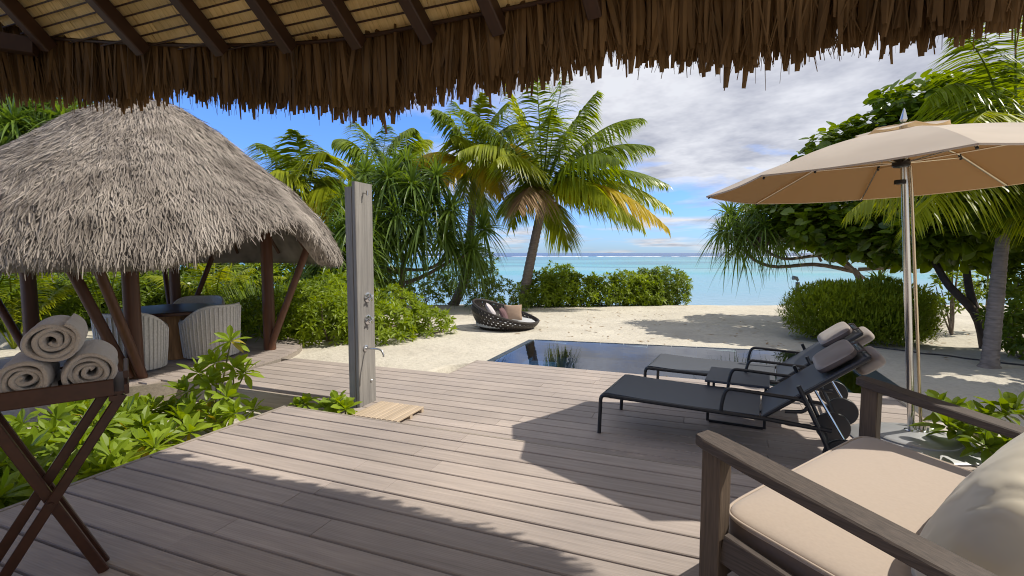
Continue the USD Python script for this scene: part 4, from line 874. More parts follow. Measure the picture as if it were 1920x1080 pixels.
def frond_mesh(b, tip, arch, n=62, L=0.75, W=0.06, seed=0, hang=0.55, bare=0.10, up0=None, wind=(0.12, 0.0, 0)):
    """a feather leaf from b to tip, its rib arched, leaflets hanging to both sides"""
    rng = np.random.default_rng(seed); b, tip = np.asarray(b, float), np.asarray(tip, float)
    mid = b + (tip - b) * 0.45 + UP * arch
    t = np.linspace(0, 1, 15)[:, None]; path = (1 - t) ** 2 * b + 2 * t * (1 - t) * mid + t ** 2 * tip
    Ln = np.linalg.norm(tip - b)
    mb = MB().tube(path, np.linspace(0.032, 0.004, 15) * min(1.0, Ln / 3.2), 5)
    tt = np.linspace(bare, 0.995, n); T = (1 - tt)[:, None] ** 2 * b + 2 * (tt * (1 - tt))[:, None] * mid + (tt ** 2)[:, None] * tip
    tg = nrm(2 * (1 - tt)[:, None] * (mid - b) + 2 * tt[:, None] * (tip - mid))
    for sg in (-1, 1):
        k = n; tj = rng.normal(0, 0.08, (k, 3))
        side = np.cross(tg, UP); bad = np.linalg.norm(side, axis=1) < 0.15; side[bad] = ACROSS; side = nrm(side)
        d = side * sg * 0.85 + tg * (0.35 + 0.5 * tt[:, None]) - UP * (0.15 + hang * 0.35) + tj + np.array(wind)
        ln = L * (0.45 + 0.75 * np.sin(np.clip(tt * 1.15, 0, 1) * math.pi) ** 0.8) * rng.uniform(0.85, 1.1, k); ln *= np.where(tt > 0.85, 1 - (tt - 0.85) * 2.6, 1)
        mb.add(*ribbons(T, d, ln, W * rng.uniform(0.8, 1.2, k), hang * rng.uniform(0.6, 1.3, k), 4, np.cross(d, UP + side * sg * 0.6 + rng.normal(0, 0.2, (k, 3))), [0.7, 1.0, 0.75, 0.06]))
    return mb


def palm(label, base, crown, fronds, trunk_mid, r0, r1, seed, L=0.75, W=0.065, group=None, bark='palm_bark', n=84, heart=True):
    base = np.asarray(base, float).copy(); base[2] = ground_z(base[0:1], base[1:2])[0] - 0.02
    t_ = thing('coconut_palm', label, 'palm tree', base, group)
    path = smooth_path([base, *trunk_mid, np.asarray(crown) - UP * 0.12], 60); rr = np.linspace(r0, r1, 60) * (1 + 0.09 * (np.arange(60) % 2)); rr[:4] *= [1.45, 1.25, 1.12, 1.05]
    obj('trunk', MB().tube(path, rr, 12), bark, t_, smooth=30)
    for i, (tip, arch, m) in enumerate(fronds):
        d = nrm(np.asarray(tip) - np.asarray(crown)); b0 = np.asarray(crown) + d * 0.10 + UP * 0.06 * (i % 3)
        obj('frond', frond_mesh(b0, tip, arch, n, L, W, seed * 100 + i), m, t_)
    if heart:
        mbh = MB(); rg = np.random.default_rng(seed)
        for k in range(14):
            a = k * 2.4; p = np.asarray(crown) + np.array([math.cos(a), math.sin(a), 0]) * r1 * 0.9
            mbh.add(*ribbons(p[None] - UP * 0.25, np.array([[math.cos(a) * 0.25, math.sin(a) * 0.25, 1.0]]), 0.42, 0.10, 0, 3, None, [1, 0.8, 0.3]))
        obj('leaf_base', mbh, 'palm_dead', t_, kind='stuff')
    return t_


def pandanus(name, label, base, limbs, spots, seed, L=1.05, W=0.05, n=46, material='pandanus_leaf', bark='grey_bark', group=None):
    """screw pine: bare bending limbs, a tuft of long strap leaves at each end"""
    rng = np.random.default_rng(seed); base = np.asarray(base, float)
    t_ = thing(name, label, 'pandanus tree', base, group)
    for pts, r0, r1 in limbs: obj('limb', MB().tube(smooth_path(pts, 16), np.linspace(r0, r1, 16), 8), bark, t_, smooth=40)
    for c in spots:
        c = np.asarray(c) + rng.normal(0, 0.08, 3); ph = np.arange(n) * 2.399; el = np.linspace(1.35, -0.75, n) + rng.normal(0, 0.15, n)
        d = np.stack([np.cos(el) * np.cos(ph), np.cos(el) * np.sin(ph), np.sin(el)], -1)
        ln = L * rng.uniform(0.75, 1.2, n)
        obj('leaf_tuft', ribbons(c + d * 0.04, d, ln, W * rng.uniform(0.7, 1.15, n), rng.uniform(0.35, 0.95, n) * np.clip(1.1 - el * 0.5, 0.2, 1.4), 6, np.cross(d, UP + rng.normal(0, 0.3, (n, 3))), [0.8, 1, 0.9, 0.7, 0.4, 0.05], 0.18), material, t_)
        if limbs:
            ends = np.array([l[0][-1] for l in limbs]); e = ends[np.argmin(np.linalg.norm(ends - c, axis=1))]
            obj('branch', MB().tube(smooth_path([e, (e + c) / 2 - UP * 0.08, c - UP * 0.03], 8), np.linspace(0.035, 0.025, 8), 6), bark, t_)
    return t_


def on_v(x, y, v):
    """where a line of sight meets the upright plane that many metres along the deck"""
    d = fwd + ACROSS * (x - 960) / FPX - cup * (y - 540) / FPX
    return EYE + d * (v - EYE[1]) / d[1]


# --- the bright leafy plants in the sunken bed by the terrace
rg = np.random.default_rng(21)
def leafy(label, tips, foot, seed, n=18, L=0.20, W=0.062, material='bright_leaf', group='bright leafy plants in the sunken bed beside the terrace', stem=True, name='bed_plant', yellow=0.03):
    rng = np.random.default_rng(seed); foot = np.asarray(foot, float)
    t_ = thing(name, label, 'plant', foot, group)
    for c in tips:
        c = np.asarray(c, float)
        if stem: obj('stem', MB().tube(smooth_path([foot + rng.normal(0, 0.02, 3) * [1, 1, 0], foot * 0.45 + c * 0.55 + np.array([rng.normal(0, 0.06), rng.normal(0, 0.06), -0.05]), c - UP * 0.01], 9), np.linspace(0.014, 0.007, 9), 6), 'stem_green', t_)
        ax = nrm(np.array([rng.normal(0.15, 0.3), rng.normal(0, 0.3), 1.0])); a = nrm(np.cross(ax, [1, 0.2, 0.1])); b = np.cross(ax, a)
        ph = np.arange(n) * 2.399 + rng.uniform(0, 6); el = np.linspace(-0.45, 1.25, n) + rng.normal(0, 0.12, n)
        for i in range(n):
            d = (math.cos(el[i]) * math.cos(ph[i])) * a + (math.cos(el[i]) * math.sin(ph[i])) * b + math.sin(el[i]) * ax
            obj('leaf', ribbons((c + d * 0.012)[None], d[None], L * rng.uniform(0.75, 1.2), W * rng.uniform(0.8, 1.15), rng.uniform(0.05, 0.38), 6, np.cross(d, ax + rng.normal(0, 0.2, 3))[None], OBO, 0.15), 'yellow_leaf' if rng.random() < yellow else material, t_)
    return t_
def foot_at(u, v): return np.array([u, v, float(ground_z(np.array([u]), np.array([v]))[0])])
leafy('tall leafy spray rising highest before the walkway, in front of the right-hand wicker chair', [on_v(432, 640, 3.75), on_v(405, 680, 3.7), on_v(438, 690, 3.7), on_v(372, 700, 3.65)], foot_at(-5.0, 3.75), 1, group=None)
leafy('leafy plant on arching pale stems beside the corner of the walkway', [on_v(395, 720, 3.55), on_v(458, 700, 3.8), on_v(425, 745, 3.5), on_v(350, 735, 3.5), on_v(365, 765, 3.4)], foot_at(-4.75, 3.55), 2, group=None)
leafy('low leafy plant against the far left corner of the upper deck', [on_v(440, 775, 3.45), on_v(405, 790, 3.35), on_v(475, 770, 3.7)], foot_at(-4.35, 3.5), 3, group=None)
leafy('two small leaf rosettes close to the foot of the shower post', [on_v(632, 757, 3.78), on_v(612, 768, 3.72), on_v(648, 768, 3.75)], foot_at(-3.6, 3.78), 4, L=0.17, W=0.07, group=None)
leafy('small leafy sprig with brown flower stalks left of the shower post', [on_v(572, 757, 3.85), on_v(560, 765, 3.8)], foot_at(-3.95, 3.85), 5, L=0.14, group=None)
bed = 'bright leafy plants massed in the bed left of the upper deck'
spots_ = [(-4.55, 2.95), (-4.9, 2.6), (-5.3, 3.0), (-4.35, 2.35), (-4.85, 2.05), (-5.35, 2.4), (-5.8, 2.9), (-5.9, 2.2), (-4.25, 1.85), (-4.7, 1.5), (-5.3, 1.7), (-4.15, 1.35), (-5.7, 3.5), (-6.4, 3.1), (-5.2, 3.5)]
where_ = ['halfway along the left edge of the upper deck', 'mid-bed, just right of the tray legs', 'seen above the crossing of the tray legs', 'hugging the deck edge where the eave shadow begins', 'between the tray legs and the deck edge', 'framed between the two right-hand tray legs', 'directly under the tray', 'framed low between the left tray legs', 'at the deck edge behind the leg crossing', 'low behind the crossed legs', 'lowest at the left edge', 'in shade at the deck edge beside the lower tray legs', 'under the pavilion floor rim behind the tray', 'farthest left, below the rolled towels', 'before the pale pavilion floor rim, right of the tray']
for i, (u_, v_0) in enumerate(spots_):
    q = np.random.default_rng(50 + i); hgt_ = 0.27 if i < 12 else 0.20
    tips = [np.array([u_ + q.normal(0, 0.17), v_0 + q.normal(0, 0.17), ground_z(np.array([u_]), np.array([v_0]))[0] + hgt_ * q.uniform(0.55, 1.15)]) for _ in range(6)]
    leafy('bright spoon-leaved plant ' + where_[i], tips, foot_at(u_, v_0), 70 + i, n=17, L=0.22, W=0.066, group=bed)

# --- the planting right of the parasol
for i, (u_, v_0, tips) in enumerate([(2.45, 5.2, [(1765, 762), (1790, 775), (1810, 790)]), (2.35, 4.75, [(1800, 812), (1830, 800), (1775, 800)]), (2.7, 4.9, [(1850, 790), (1880, 775), (1905, 770)]), (2.55, 4.4, [(1850, 840), (1885, 830), (1915, 845)])]):
    leafy(['small glossy plant at the deck edge, nearest the parasol masts', 'dark glossy plant overhanging the deck edge beside the parasol base', 'tall glossy rosette plant seen above the far armrest', 'dark broad-leaved plant beside the back pillow'][i], [on_v(x, y, v_0 + 0.05) for x, y in tips], foot_at(u_, v_0), 120 + i, n=12, L=0.19, W=0.085, material='broad_leaf', group=None, name='border_plant', yellow=0)

# --- hedges and shrubs
bush('leafy_shrub', 'large bright green shrub on the sand between the pavilion and the nest daybed', 'shrub', [((-6.55, 7.25, 0.25), (0.75, 0.75, 0.62)), ((-5.75, 7.75, 0.15), (0.75, 0.7, 0.55)), ((-5.25, 8.65, 0.1), (0.55, 0.6, 0.42)), ((-7.3, 7.9, 0.35), (0.9, 0.9, 0.75)), ((-6.3, 8.8, 0.25), (0.9, 0.8, 0.65)), ((-7.6, 6.9, 0.25), (0.6, 0.6, 0.6))], 'hedge_leaf', 1500, 0.135, 0.042, 31, 11, parts=260)
bush('leafy_shrub', 'long bright hedge behind the palm trunk, edging the beach', 'hedge', [(A(0.9 + i * 0.72, 15.9 + 0.1 * i, 0.28 + 0.08 * math.sin(i * 2)), (0.68, 0.65, 0.66)) for i in range(6)], 'hedge_leaf', 1300, 0.17, 0.055, 32, 10, parts=220)
bush('leafy_shrub', 'rounded darker shrub at the right end of the beach hedge', 'shrub', [(A(5.35, 16.9, 0.35), (0.85, 0.8, 0.78)), (A(4.7, 17.0, 0.3), (0.7, 0.7, 0.75))], 'mid_leaf', 700, 0.16, 0.05, 33, 10, parts=120)
bush('leafy_shrub', 'yellow-green shrub peeping over the beach hedge beside the palm', 'shrub', [(A(1.65, 17.5, 0.65), (0.75, 0.5, 0.62))], 'lime_leaf', 220, 0.16, 0.05, 34, 9, parts=60)
bush('leafy_shrub', 'loose light shrub directly behind the nest daybed', 'shrub', [(at(945, 560, 14.6), (0.75, 0.6, 0.6)), (at(900, 535, 15.4), (0.7, 0.6, 0.8)), (at(985, 555, 15.6), (0.5, 0.5, 0.5))], 'mid_leaf', 420, 0.13, 0.04, 35, 9, parts=100)
bush('leafy_shrub', 'tall yellow-green shrub between the leaning palm trunk and the lagoon', 'shrub', [(at(895, 500, 16.6), (0.75, 0.5, 0.75)), (at(850, 520, 17.2), (0.6, 0.5, 0.6))], 'lime_leaf', 300, 0.15, 0.045, 36, 9, parts=60)
bush('leafy_shrub', 'dark low shrub under the pandanus branches by the water', 'shrub', [(at(800, 545, 17.0), (1.0, 0.6, 0.7)), (at(740, 540, 17.5), (0.8, 0.6, 0.8))], 'mid_leaf', 420, 0.15, 0.045, 37, 9, parts=60)
# the feathery bush right of the bollard
rgb_ = np.random.default_rng(40); fb = thing('feathery_bush', 'rounded feathery bush on the sand beside the bollard lamp', 'bush', A(6.7, 9.4, -0.14))
for bi, (c, r, n) in enumerate([(A(6.35, 9.5, 0.42), (0.95, 0.75, 0.62), 17000), (A(7.1, 9.3, 0.42), (0.9, 0.75, 0.66), 17000), (A(6.75, 9.1, 0.2), (1.0, 0.6, 0.5), 7000)]):
    p, q = balls(n, c, r, rgb_, 0.35); bump = 1 + 0.35 * (meshkit.fbm(q * 3.1 + bi * 7, 3, 4) - 0.45); p = np.asarray(c) + (p - c) * bump[:, None]
    ok = p[:, 2] > -0.05; p, q = p[ok], q[ok]; n = len(p)
    obj('foliage', ribbons(p, q * 0.7 + UP * 0.6 + rgb_.normal(0, 0.4, (n, 3)), rgb_.uniform(0.05, 0.12, n), rgb_.uniform(0.016, 0.034, n), rgb_.uniform(-0.05, 0.2, n), 3, None, [1, 0.8, 0.1]), 'needle_leaf', fb, kind='stuff')
for k_ in range(9):
    e = A(6.75, 9.35, 0.35) + rgb_.normal(0, 0.45, 3) * [1, 1, 0.3]; obj('stem', MB().tube(smooth_path([A(6.75, 9.35, -0.16), A(6.75, 9.35, 0.0) * 0.5 + e * 0.5, e], 7), np.linspace(0.03, 0.01, 7), 5), 'dark_bark', fb)

# --- coconut palms
CR = at(1018, 372, 15.5)
def F_(x, y, d, arch, m): return (at(x, y, 15.5 + d), arch, m)
palm('tallest coconut palm leaning right over the beach behind the nest daybed', (-5.26, 14.75, 0), CR,
     [F_(1250, 345, 0.6, 1.35, 'palm_green'), F_(1222, 275, -0.4, 1.25, 'palm_green'), F_(1205, 222, 0.8, 1.3, 'palm_green'), F_(1120, 172, -0.8, 0.9, 'palm_green'), F_(1060, 130, 0.9, 0.5, 'palm_green'), F_(1005, 125, -0.9, 0.4, 'palm_green'), F_(945, 150, 0.6, 0.7, 'palm_lime'),
      F_(868, 205, -0.5, 0.9, 'palm_green'), F_(862, 285, -1.4, 1.5, 'palm_lime'), F_(905, 250, 1.2, 1.0, 'palm_green'), F_(958, 425, -1.2, 1.7, 'palm_lime'), F_(1252, 428, -0.8, 1.5, 'palm_gold'), F_(1256, 392, 0.5, 1.5, 'palm_lime'), F_(1150, 385, -1.9, 1.35, 'palm_lime'), F_(1066, 462, 0.9, 0.75, 'palm_lime'),
      F_(940, 395, 1.0, 1.0, 'palm_green'), F_(1205, 425, -1.2, 1.25, 'palm_lime'), F_(1100, 215, 2.0, 1.2, 'palm_green'), F_(1160, 300, -2.2, 1.3, 'palm_green'), F_(930, 300, -2.2, 1.2, 'palm_lime'), F_(1035, 205, -2.0, 0.9, 'palm_green'), F_(972, 392, -2.0, 1.0, 'palm_dead')],
     [at(987, 530, 15.65), at(1003, 450, 15.6)], 0.17, 0.125, 1, L=0.9, W=0.058)
CR2 = at(890, 322, 16.4)
def F2(x, y, d, arch, m): return (at(x, y, 16.4 + d), arch, m)
palm('second coconut palm with a curved trunk, half hidden behind the pandanus', (-7.73, 14.48, 0), CR2,
     [F2(768, 308, -0.6, 1.0, 'palm_gold'), F2(800, 345, 0.8, 0.8, 'palm_gold'), F2(815, 205, -0.4, 0.9, 'palm_green'), F2(850, 190, 0.8, 0.6, 'palm_green'), F2(905, 175, -0.8, 0.4, 'palm_lime'), F2(955, 190, 0.9, 0.8, 'palm_green'), F2(1000, 300, -0.5, 1.4, 'palm_gold'), F2(990, 235, 0.6, 1.1, 'palm_green'), F2(868, 385, -0.9, 0.7, 'palm_lime'), F2(922, 432, 1.0, 0.8, 'palm_green'), F2(845, 260, -1.5, 0.9, 'palm_lime'), F2(940, 370, -1.2, 1.2, 'palm_gold')],
     [at(872, 520, 16.3), at(882, 430, 16.4)], 0.16, 0.11, 2, L=0.75)
CR3 = at(715, 345, 18.5)
def F3(x, y, d, arch, m): return (at(x, y, 18.5 + d), arch, m)
palm('distant coconut palm behind the shower post, fronds blown to the left', at(700, 545, 18.5), CR3,
     [F3(628, 262, -0.5, 1.1, 'palm_green'), F3(665, 228, 0.5, 0.8, 'palm_green'), F3(775, 240, -0.6, 1.0, 'palm_green'), F3(805, 262, 0.8, 1.0, 'palm_lime'), F3(725, 235, 0.7, 0.4, 'palm_green'), F3(640, 375, -0.8, 1.3, 'palm_green'), F3(790, 345, -0.9, 1.2, 'palm_lime'), F3(650, 330, 1.0, 1.3, 'palm_green')],
     [at(705, 450, 18.5)], 0.14, 0.10, 3, L=0.95, n=80)
CR4 = at(578, 372, 15.0)
def F4(x, y, d, arch, m): return (at(x, y, 15.0 + d), arch, m)
palm('yellow-green coconut palm showing just behind the right slope of the pavilion roof', at(585, 545, 15.0), CR4,
     [F4(552, 245, -0.5, 0.5, 'palm_green'), F4(480, 268, 0.6, 0.8, 'palm_green'), F4(612, 288, -0.6, 0.9, 'palm_lime'), F4(500, 330, -1.0, 0.9, 'palm_lime'), F4(640, 350, 0.7, 0.9, 'palm_lime'), F4(655, 410, -0.9, 1.1, 'palm_lime'), F4(530, 290, 1.0, 0.8, 'palm_lime'), F4(590, 270, 1.0, 0.5, 'palm_green'), F4(628, 440, -1.3, 1.0, 'palm_gold'), F4(520, 400, -0.8, 0.9, 'palm_lime'), F4(660, 385, 0.2, 1.0, 'palm_green')],
     [at(580, 450, 15.0)], 0.14, 0.10, 4, L=0.95, n=80)
CR5 = at(1902, 322, 7.3)
def F5(x, y, d, arch, m): return (at(x, y, 7.3 + d), arch, m)
palm('coconut palm with a ringed trunk at the right edge behind the parasol', (3.98, 9.12, 0), CR5,
     [F5(1742, 185, -0.6, 1.25, 'palm_green'), F5(1800, 60, -0.5, 0.7, 'palm_green'), F5(1900, -20, -0.8, 0.5, 'palm_green'), F5(2010, 40, 0.0, 0.9, 'palm_lime'), F5(1590, 400, 0.5, 0.75, 'palm_lime'), F5(1700, 405, 1.2, 0.7, 'palm_green'), F5(1700, 425, -0.9, 0.6, 'palm_lime'), F5(2050, 330, 0, 0.9, 'palm_green'), F5(1815, 245, -1.5, 0.9, 'palm_lime'), F5(1960, 440, -1.0, 0.8, 'palm_lime'), F5(1780, 470, 1.5, 0.8, 'palm_green')],
     [at(1868, 560, 7.1), at(1880, 450, 7.15)], 0.10, 0.062, 5, L=0.62, W=0.036, n=80)

# --- pandanus trees
b1 = at(752, 566, 15.5); b1[2] = ground_z(b1[0:1], b1[1:2])[0]
PS = [(745, 325, 15.0), (792, 335, 15.6), (712, 372, 14.8), (765, 392, 14.6), (822, 420, 15.0), (725, 432, 15.0), (785, 446, 15.2), (852, 452, 14.8), (888, 478, 15.2), (902, 438, 15.6), (700, 462, 15.4), (810, 375, 14.4), (690, 325, 15.8), (735, 375, 15.8), (770, 350, 14.2), (840, 395, 14.3), (700, 410, 14.2), (725, 330, 14.4), (765, 315, 15.2), (815, 335, 14.6), (745, 415, 14.0), (795, 400, 14.0), (760, 445, 14.4), (830, 445, 14.2), (710, 345, 15.2), (775, 370, 15.0), (895, 460, 14.4), (730, 460, 14.6)]
pandanus('pandanus_tree', 'broad pandanus with drooping strap leaves right behind the shower post', b1,
         [([b1, at(754, 530, 15.5), at(757, 492, 15.5)], 0.10, 0.075), ([at(754, 510, 15.5), at(700, 505, 15.4), at(735, 503, 15.3), at(800, 505, 15.2), at(846, 478, 15.2)], 0.06, 0.05), ([at(762, 530, 15.5), at(800, 515, 15.4), at(850, 486, 15.2)], 0.07, 0.05), ([at(757, 495, 15.5), at(740, 440, 15.3), at(730, 400, 15.2)], 0.07, 0.05), ([at(757, 495, 15.5), at(790, 430, 15.3), at(805, 390, 15.2)], 0.07, 0.05)],
         [at(*p) for p in PS], 51, L=1.0, W=0.075, n=64)
b2 = at(668, 560, 13.5); b2[2] = ground_z(b2[0:1], b2[1:2])[0]
pandanus('pandanus_tree', 'dark pandanus between the pavilion roof and the shower post', b2, [([b2, at(662, 500, 13.5), at(655, 450, 13.5)], 0.09, 0.06)],
         [at(*p) for p in [(645, 430, 13.2), (620, 462, 13.4), (672, 470, 13.2), (650, 495, 12.8), (690, 500, 13.5), (610, 505, 13.0), (635, 400, 13.8), (700, 440, 13.8), (660, 425, 13.0), (630, 480, 12.8), (655, 385, 14.2)]], 52, L=0.95, W=0.07, n=60)
b3 = at(60, 600, 12.5); b3[2] = ground_z(b3[0:1], b3[1:2])[0]
pandanus('pandanus_tree', 'tall pandanus showing above the left slope of the pavilion roof', b3, [([b3, at(60, 450, 12.5), at(70, 330, 12.5)], 0.12, 0.08)],
         [at(*p) for p in [(20, 260, 12), (70, 245, 12.2), (115, 238, 12.4), (45, 290, 11.8), (-15, 300, 12), (95, 275, 12), (0, 225, 12.6), (60, 210, 12.8), (150, 225, 12.8), (30, 235, 11.6), (85, 255, 11.8), (10, 285, 11.5), (120, 225, 12.0), (-30, 260, 11.8), (60, 275, 12.4), (20, 212, 12.2), (-15, 238, 12.0), (50, 195, 12.6), (90, 208, 12.4), (-40, 215, 12.4), (130, 200, 13)]], 53, L=0.95, W=0.08, n=60)
b4 = at(1610, 560, 11.5); b4[2] = ground_z(b4[0:1], b4[1:2])[0]
pandanus('pandanus_tree', 'pandanus with bare arching branches left of the broad-leaved tree', b4,
         [([b4, at(1612, 530, 11.5), at(1600, 505, 11.5)], 0.09, 0.06), ([at(1605, 510, 11.5), at(1530, 496, 11.6), at(1450, 500, 11.7), at(1405, 480, 11.8), at(1395, 450, 11.8)], 0.05, 0.03), ([at(1600, 508, 11.5), at(1545, 480, 11.3), at(1470, 485, 11.3), at(1420, 460, 11.4)], 0.04, 0.03), ([at(1600, 505, 11.5), at(1560, 470, 11.6), at(1500, 465, 11.8), at(1450, 440, 11.9)], 0.04, 0.03), ([at(1610, 505, 11.5), at(1680, 500, 11.3), at(1760, 480, 11.2)], 0.045, 0.03), ([at(1540, 490, 11.6), at(1520, 455, 11.6), at(1500, 420, 11.6)], 0.03, 0.025)],
         [at(*p) for p in [(1385, 420, 11.8), (1405, 392, 11.6), (1378, 455, 11.9), (1430, 400, 11.4), (1450, 420, 11.9), (1415, 440, 11.5), (1470, 385, 12), (1400, 415, 12.3), (1500, 400, 11.6), (1640, 530, 11.8), (1365, 400, 12), (1392, 435, 11.2), (1425, 425, 11.1), (1445, 385, 11.3), (1475, 420, 11.4), (1500, 375, 11.8), (1370, 435, 11.4), (1410, 465, 11.6), (1460, 450, 12), (1530, 420, 11.6), (1400, 375, 12.3), (1350, 445, 11.9), (1440, 440, 11.2)]], 54, L=0.62, W=0.042, n=54)

# --- broad-leaved tree on the right
rb = np.random.default_rng(60); bt0 = at(1848, 652, 8.6); bt0[2] = ground_z(bt0[0:1], bt0[1:2])[0] - 0.02
bt = thing('broad_leaved_tree', 'spreading tree with big round dark leaves behind the parasol', 'tree', bt0)
LB = [([bt0, at(1830, 590, 8.7), at(1775, 530, 8.9), at(1742, 468, 9.2), at(1722, 432, 9.4)], 0.085, 0.04), ([at(1835, 600, 8.7), at(1818, 545, 8.8), at(1808, 480, 8.9), at(1790, 430, 9.0)], 0.075, 0.04), ([at(1808, 485, 8.9), at(1850, 440, 9.0), at(1880, 400, 9.2)], 0.05, 0.03), ([at(1742, 468, 9.2), at(1690, 420, 9.6), at(1640, 380, 10)], 0.045, 0.025), ([at(1790, 430, 9.0), at(1760, 350, 9.4), at(1730, 270, 9.8)], 0.05, 0.025), ([at(1880, 520, 8.4), at(1900, 490, 8.5), at(1940, 460, 8.6)], 0.05, 0.04), ([at(1790, 430, 9), at(1830, 330, 9.3), at(1850, 240, 9.5)], 0.05, 0.02), ([at(1640, 380, 10), at(1580, 350, 10.3), at(1540, 320, 10.5)], 0.03, 0.015), ([at(1722, 432, 9.4), at(1650, 450, 9.8), at(1560, 440, 10.2)], 0.035, 0.02)]
for i, (pts, r0, r1) in enumerate(LB): obj('trunk' if i < 2 else 'branch', MB().tube(smooth_path(pts, 16), np.linspace(r0, r1, 16), 9), 'dark_bark', bt, smooth=40)
EL = [(at(1560, 415, 10.4), (1.0, 0.8, 0.55), 700), (at(1690, 290, 10), (1.45, 1.1, 0.85), 1000), (at(1800, 240, 9.6), (1.4, 1.1, 0.75), 1000), (at(1850, 420, 8.0), (1.0, 0.7, 0.42), 620), (at(1600, 285, 10.5), (0.95, 0.8, 0.6), 620), (at(1680, 415, 9.8), (1.1, 0.8, 0.5), 700), (at(1530, 330, 10.8), (0.65, 0.6, 0.55), 400), (at(1900, 290, 9.0), (1.0, 1.0, 1.0), 620), (at(1740, 190, 9.8), (0.95, 0.7, 0.45), 480), (at(1490, 405, 11), (0.7, 0.6, 0.5), 400), (at(1650, 465, 10.6), (0.7, 0.5, 0.25), 240), (at(1760, 440, 8.6), (0.8, 0.6, 0.35), 420), (at(1900, 380, 7.0), (0.6, 0.4, 0.4), 320), (at(1580, 460, 10.8), (0.5, 0.5, 0.25), 180), (at(1860, 170, 9.6), (0.9, 0.7, 0.4), 420), (at(1640, 330, 12.6), (1.3, 1.1, 0.8), 600), (at(1560, 375, 12.8), (0.9, 0.9, 0.6), 420), (at(1760, 270, 12.2), (1.3, 1.1, 0.8), 500), (at(1700, 470, 9.6), (0.8, 0.6, 0.3), 300), (at(1590, 450, 10.0), (0.6, 0.5, 0.35), 260), (at(1840, 470, 8.6), (0.6, 0.5, 0.28), 200)]
P_, Q_ = [], []
for i, (c, r, n) in enumerate(EL):
    p, q = balls(n, c, r, rb, 0.5); bump = 1 + 0.35 * (meshkit.fbm(q * 2.6 + i * 5, 3, 8) - 0.45); P_.append(np.asarray(c) + (p - c) * bump[:, None]); Q_.append(q)
P_, Q_ = np.vstack(P_), np.vstack(Q_); n = len(P_)
yaw = rb.uniform(0, 6.28, n); D0 = np.stack([np.cos(yaw), np.sin(yaw), rb.normal(-0.15, 0.35, n)], -1) + Q_ * 0.5
NRM = Q_ * 0.6 + UP * 0.8 + rb.normal(0, 0.35, (n, 3)); SD = np.cross(D0, NRM); LL = rb.uniform(0.15, 0.27, n); WW = LL * rb.uniform(0.62, 0.85, n); DR = rb.uniform(0.0, 0.25, n)
o = np.argsort(np.linalg.norm(P_ - EYE, axis=1))[:300]; rest = np.setdiff1d(np.arange(n), o)
for i in o: obj('leaf', ribbons(P_[i:i + 1], D0[i:i + 1], LL[i], WW[i], DR[i], 5, SD[i:i + 1], ROUND, 0.10), 'broad_leaf', bt)
obj('foliage', ribbons(P_[rest], D0[rest], LL[rest], WW[rest], DR[rest], 5, SD[rest], ROUND, 0.10), 'broad_leaf', bt, kind='stuff')
bush('leafy_shrub', 'light green creeper-like shrub over the top of the broad-leaved tree at the right edge', 'shrub', [(at(1880, 180, 10.2), (0.9, 0.5, 0.55)), (at(1810, 180, 10.4), (0.5, 0.5, 0.4))], 'lime_leaf', 230, 0.12, 0.045, 61, 8, parts=40, base=at(1890, 640, 10.2))
bush('leafy_shrub', 'dark leafy shrub at the right edge beside the ringed palm trunk', 'shrub', [(at(1905, 570, 7.9), (0.42, 0.5, 0.6)), (at(1915, 640, 7.7), (0.35, 0.5, 0.4)), (at(1935, 520, 8.2), (0.5, 0.5, 0.5))], 'mid_leaf', 260, 0.15, 0.055, 62, 9, parts=120, base=at(1905, 690, 7.6))
bush('leafy_shrub', 'sparse twiggy shrub in front of the lagoon between the two right-hand trunks', 'shrub', [(at(1790, 545, 10.2), (0.55, 0.4, 0.5)), (at(1850, 520, 10.6), (0.5, 0.4, 0.5)), (at(1740, 575, 10.2), (0.35, 0.3, 0.3))], 'mid_leaf', 130, 0.13, 0.05, 63, 8, parts=60)

# --- dense green behind the pavilion
def clump(label, foot, n, H_, spread, m, seed, L=0.6):
    rng = np.random.default_rng(seed); foot = np.asarray(foot, float); foot[2] = ground_z(foot[0:1], foot[1:2])[0]
    t_ = thing('fan_of_fronds', label, 'palm', foot)
    for i in range(n):
        a = i * 2.4 + rng.uniform(0, 0.6); r = spread * rng.uniform(0.5, 1.1); h = H_ * rng.uniform(0.45, 1.0)
        tip = foot + np.array([math.cos(a) * r, math.sin(a) * r, h]); obj('frond', frond_mesh(foot + np.array([math.cos(a), math.sin(a), 0]) * 0.05, tip, H_ * 0.35, 40, L * 0.55, 0.035, seed * 50 + i, hang=0.35, bare=0.25), m, t_)
clump('young stemless palm with bright fronds left of the left pavilion post', at(30, 640, 9.6), 11, 2.0, 1.2, 'palm_lime', 71)
clump('young stemless palm behind the pavilion between the posts and the table', at(200, 630, 10.6), 12, 2.2, 1.4, 'palm_green', 72)
clump('young stemless palm with pale fronds behind the round table', at(400, 610, 11.4), 12, 2.2, 1.5, 'palm_lime', 73)
clump('young stemless palm in the dark corner far left behind the pavilion', at(-60, 650, 9.0), 10, 2.2, 1.3, 'palm_green', 74)
tg = at(500, 610, 10.4); tg[2] = ground_z(tg[0:1], tg[1:2])[0]; rt_ = np.random.default_rng(75); n = 420
gt = thing('tall_grass', 'tall reedy grass clump seen through the pavilion entrance', 'grass', tg)
ang = rt_.uniform(0, 6.28, n); rr_ = rt_.uniform(0, 0.75, n)
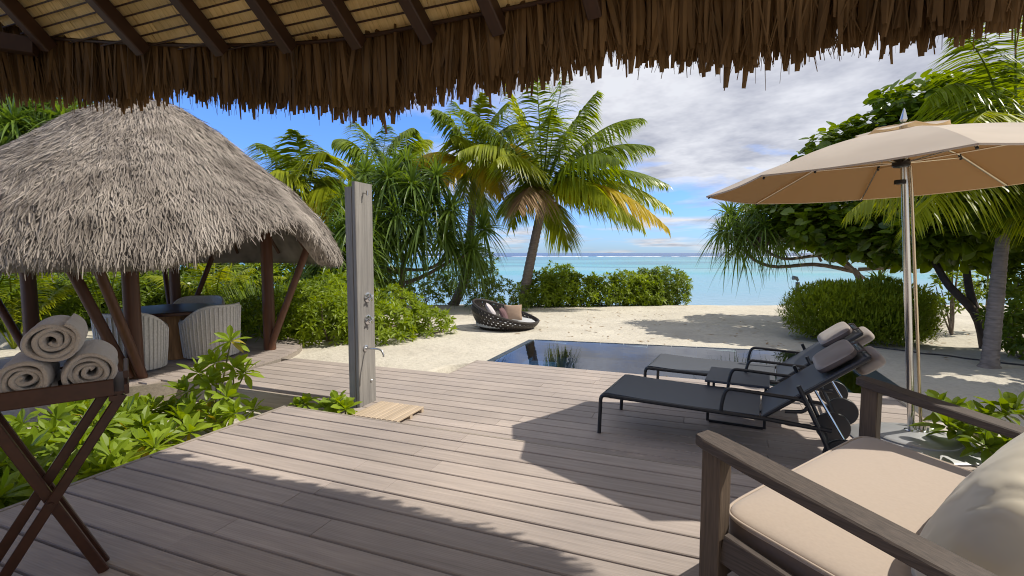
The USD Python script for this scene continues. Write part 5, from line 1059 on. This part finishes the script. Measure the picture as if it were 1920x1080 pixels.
obj('blades', ribbons(tg + np.stack([np.cos(ang) * rr_, np.sin(ang) * rr_ * 0.6, 0 * ang], -1), np.stack([np.cos(ang) * 0.35, np.sin(ang) * 0.35, np.ones(n)], -1) + rt_.normal(0, 0.12, (n, 3)), rt_.uniform(0.9, 1.7, n), rt_.uniform(0.015, 0.035, n), rt_.uniform(0.05, 0.4, n), 6, None, [0.8, 1, 0.9, 0.7, 0.4, 0.05], 0.1), 'grass_leaf', gt, kind='stuff')
for i, (x, d_, h_, m, lb) in enumerate([(-80, 12.5, 1.5, 'mid_leaf', 'dense shrub far left in the shade behind the pavilion'), (60, 13.2, 1.6, 'broad_leaf', 'dark dense shrub behind the left pavilion posts'), (190, 13.0, 1.5, 'mid_leaf', 'dense shrub behind the front pavilion post'), (300, 13.4, 1.6, 'broad_leaf', 'dark shrub behind the middle of the dining table'), (400, 13.6, 1.5, 'mid_leaf', 'dense shrub behind the rear pavilion post'), (500, 13.2, 1.35, 'hedge_leaf', 'green shrub filling the view under the pavilion arch'), (590, 13.0, 1.2, 'mid_leaf', 'green shrub right of the pavilion strut, behind the big bright shrub'), (650, 15.0, 1.1, 'broad_leaf', 'dark shrub behind the lower part of the shower post')]):
    c = at(x, 560, d_); bush('background_shrub', lb, 'shrub', [(np.array([c[0], c[1], h_ * 0.40]), (1.15, 0.9, h_ * 0.62)), (np.array([c[0] + 0.5, c[1] + 0.6, h_ * 0.75]), (0.9, 0.7, h_ * 0.5))], m, 360, 0.22, 0.07, 80 + i, 9, parts=40)
for i, (x, d_, h_, m, lb) in enumerate([(-120, 10.2, 1.2, 'hedge_leaf', 'lower leafy shrub just beyond the pavilion at the left edge'), (20, 10.8, 1.1, 'mid_leaf', 'low leafy shrub under the left pavilion eave'), (130, 11.0, 1.2, 'broad_leaf', 'dark low shrub seen past the stacked towels'), (250, 11.3, 1.1, 'mid_leaf', 'low leafy shrub right behind the front wicker chair'), (350, 11.6, 1.15, 'broad_leaf', 'dark low shrub directly behind the dining table'), (450, 11.4, 1.0, 'hedge_leaf', 'low bright shrub behind the tall-backed wicker chair'), (560, 10.8, 1.1, 'mid_leaf', 'leafy shrub beside the right pavilion post and its strut'), (640, 12.0, 1.3, 'hedge_leaf', 'leafy shrub immediately left of the shower post, beyond the sand')]):
    c = at(x, 560, d_); bush('background_shrub', lb, 'shrub', [(np.array([c[0], c[1], h_ * 0.30]), (0.95, 0.75, h_ * 0.62))], m, 300, 0.20, 0.06, 110 + i, 9, parts=40)
# the grove goes on to the right of the view; this tree throws the shade that lies across the sand
copy_of(bt, 'broad_leaved_tree', 'neighbouring broad-leaved tree standing past the right edge, shading the sand', 'tree', bt0 + np.array([2.8, -4.3, 0.05]))
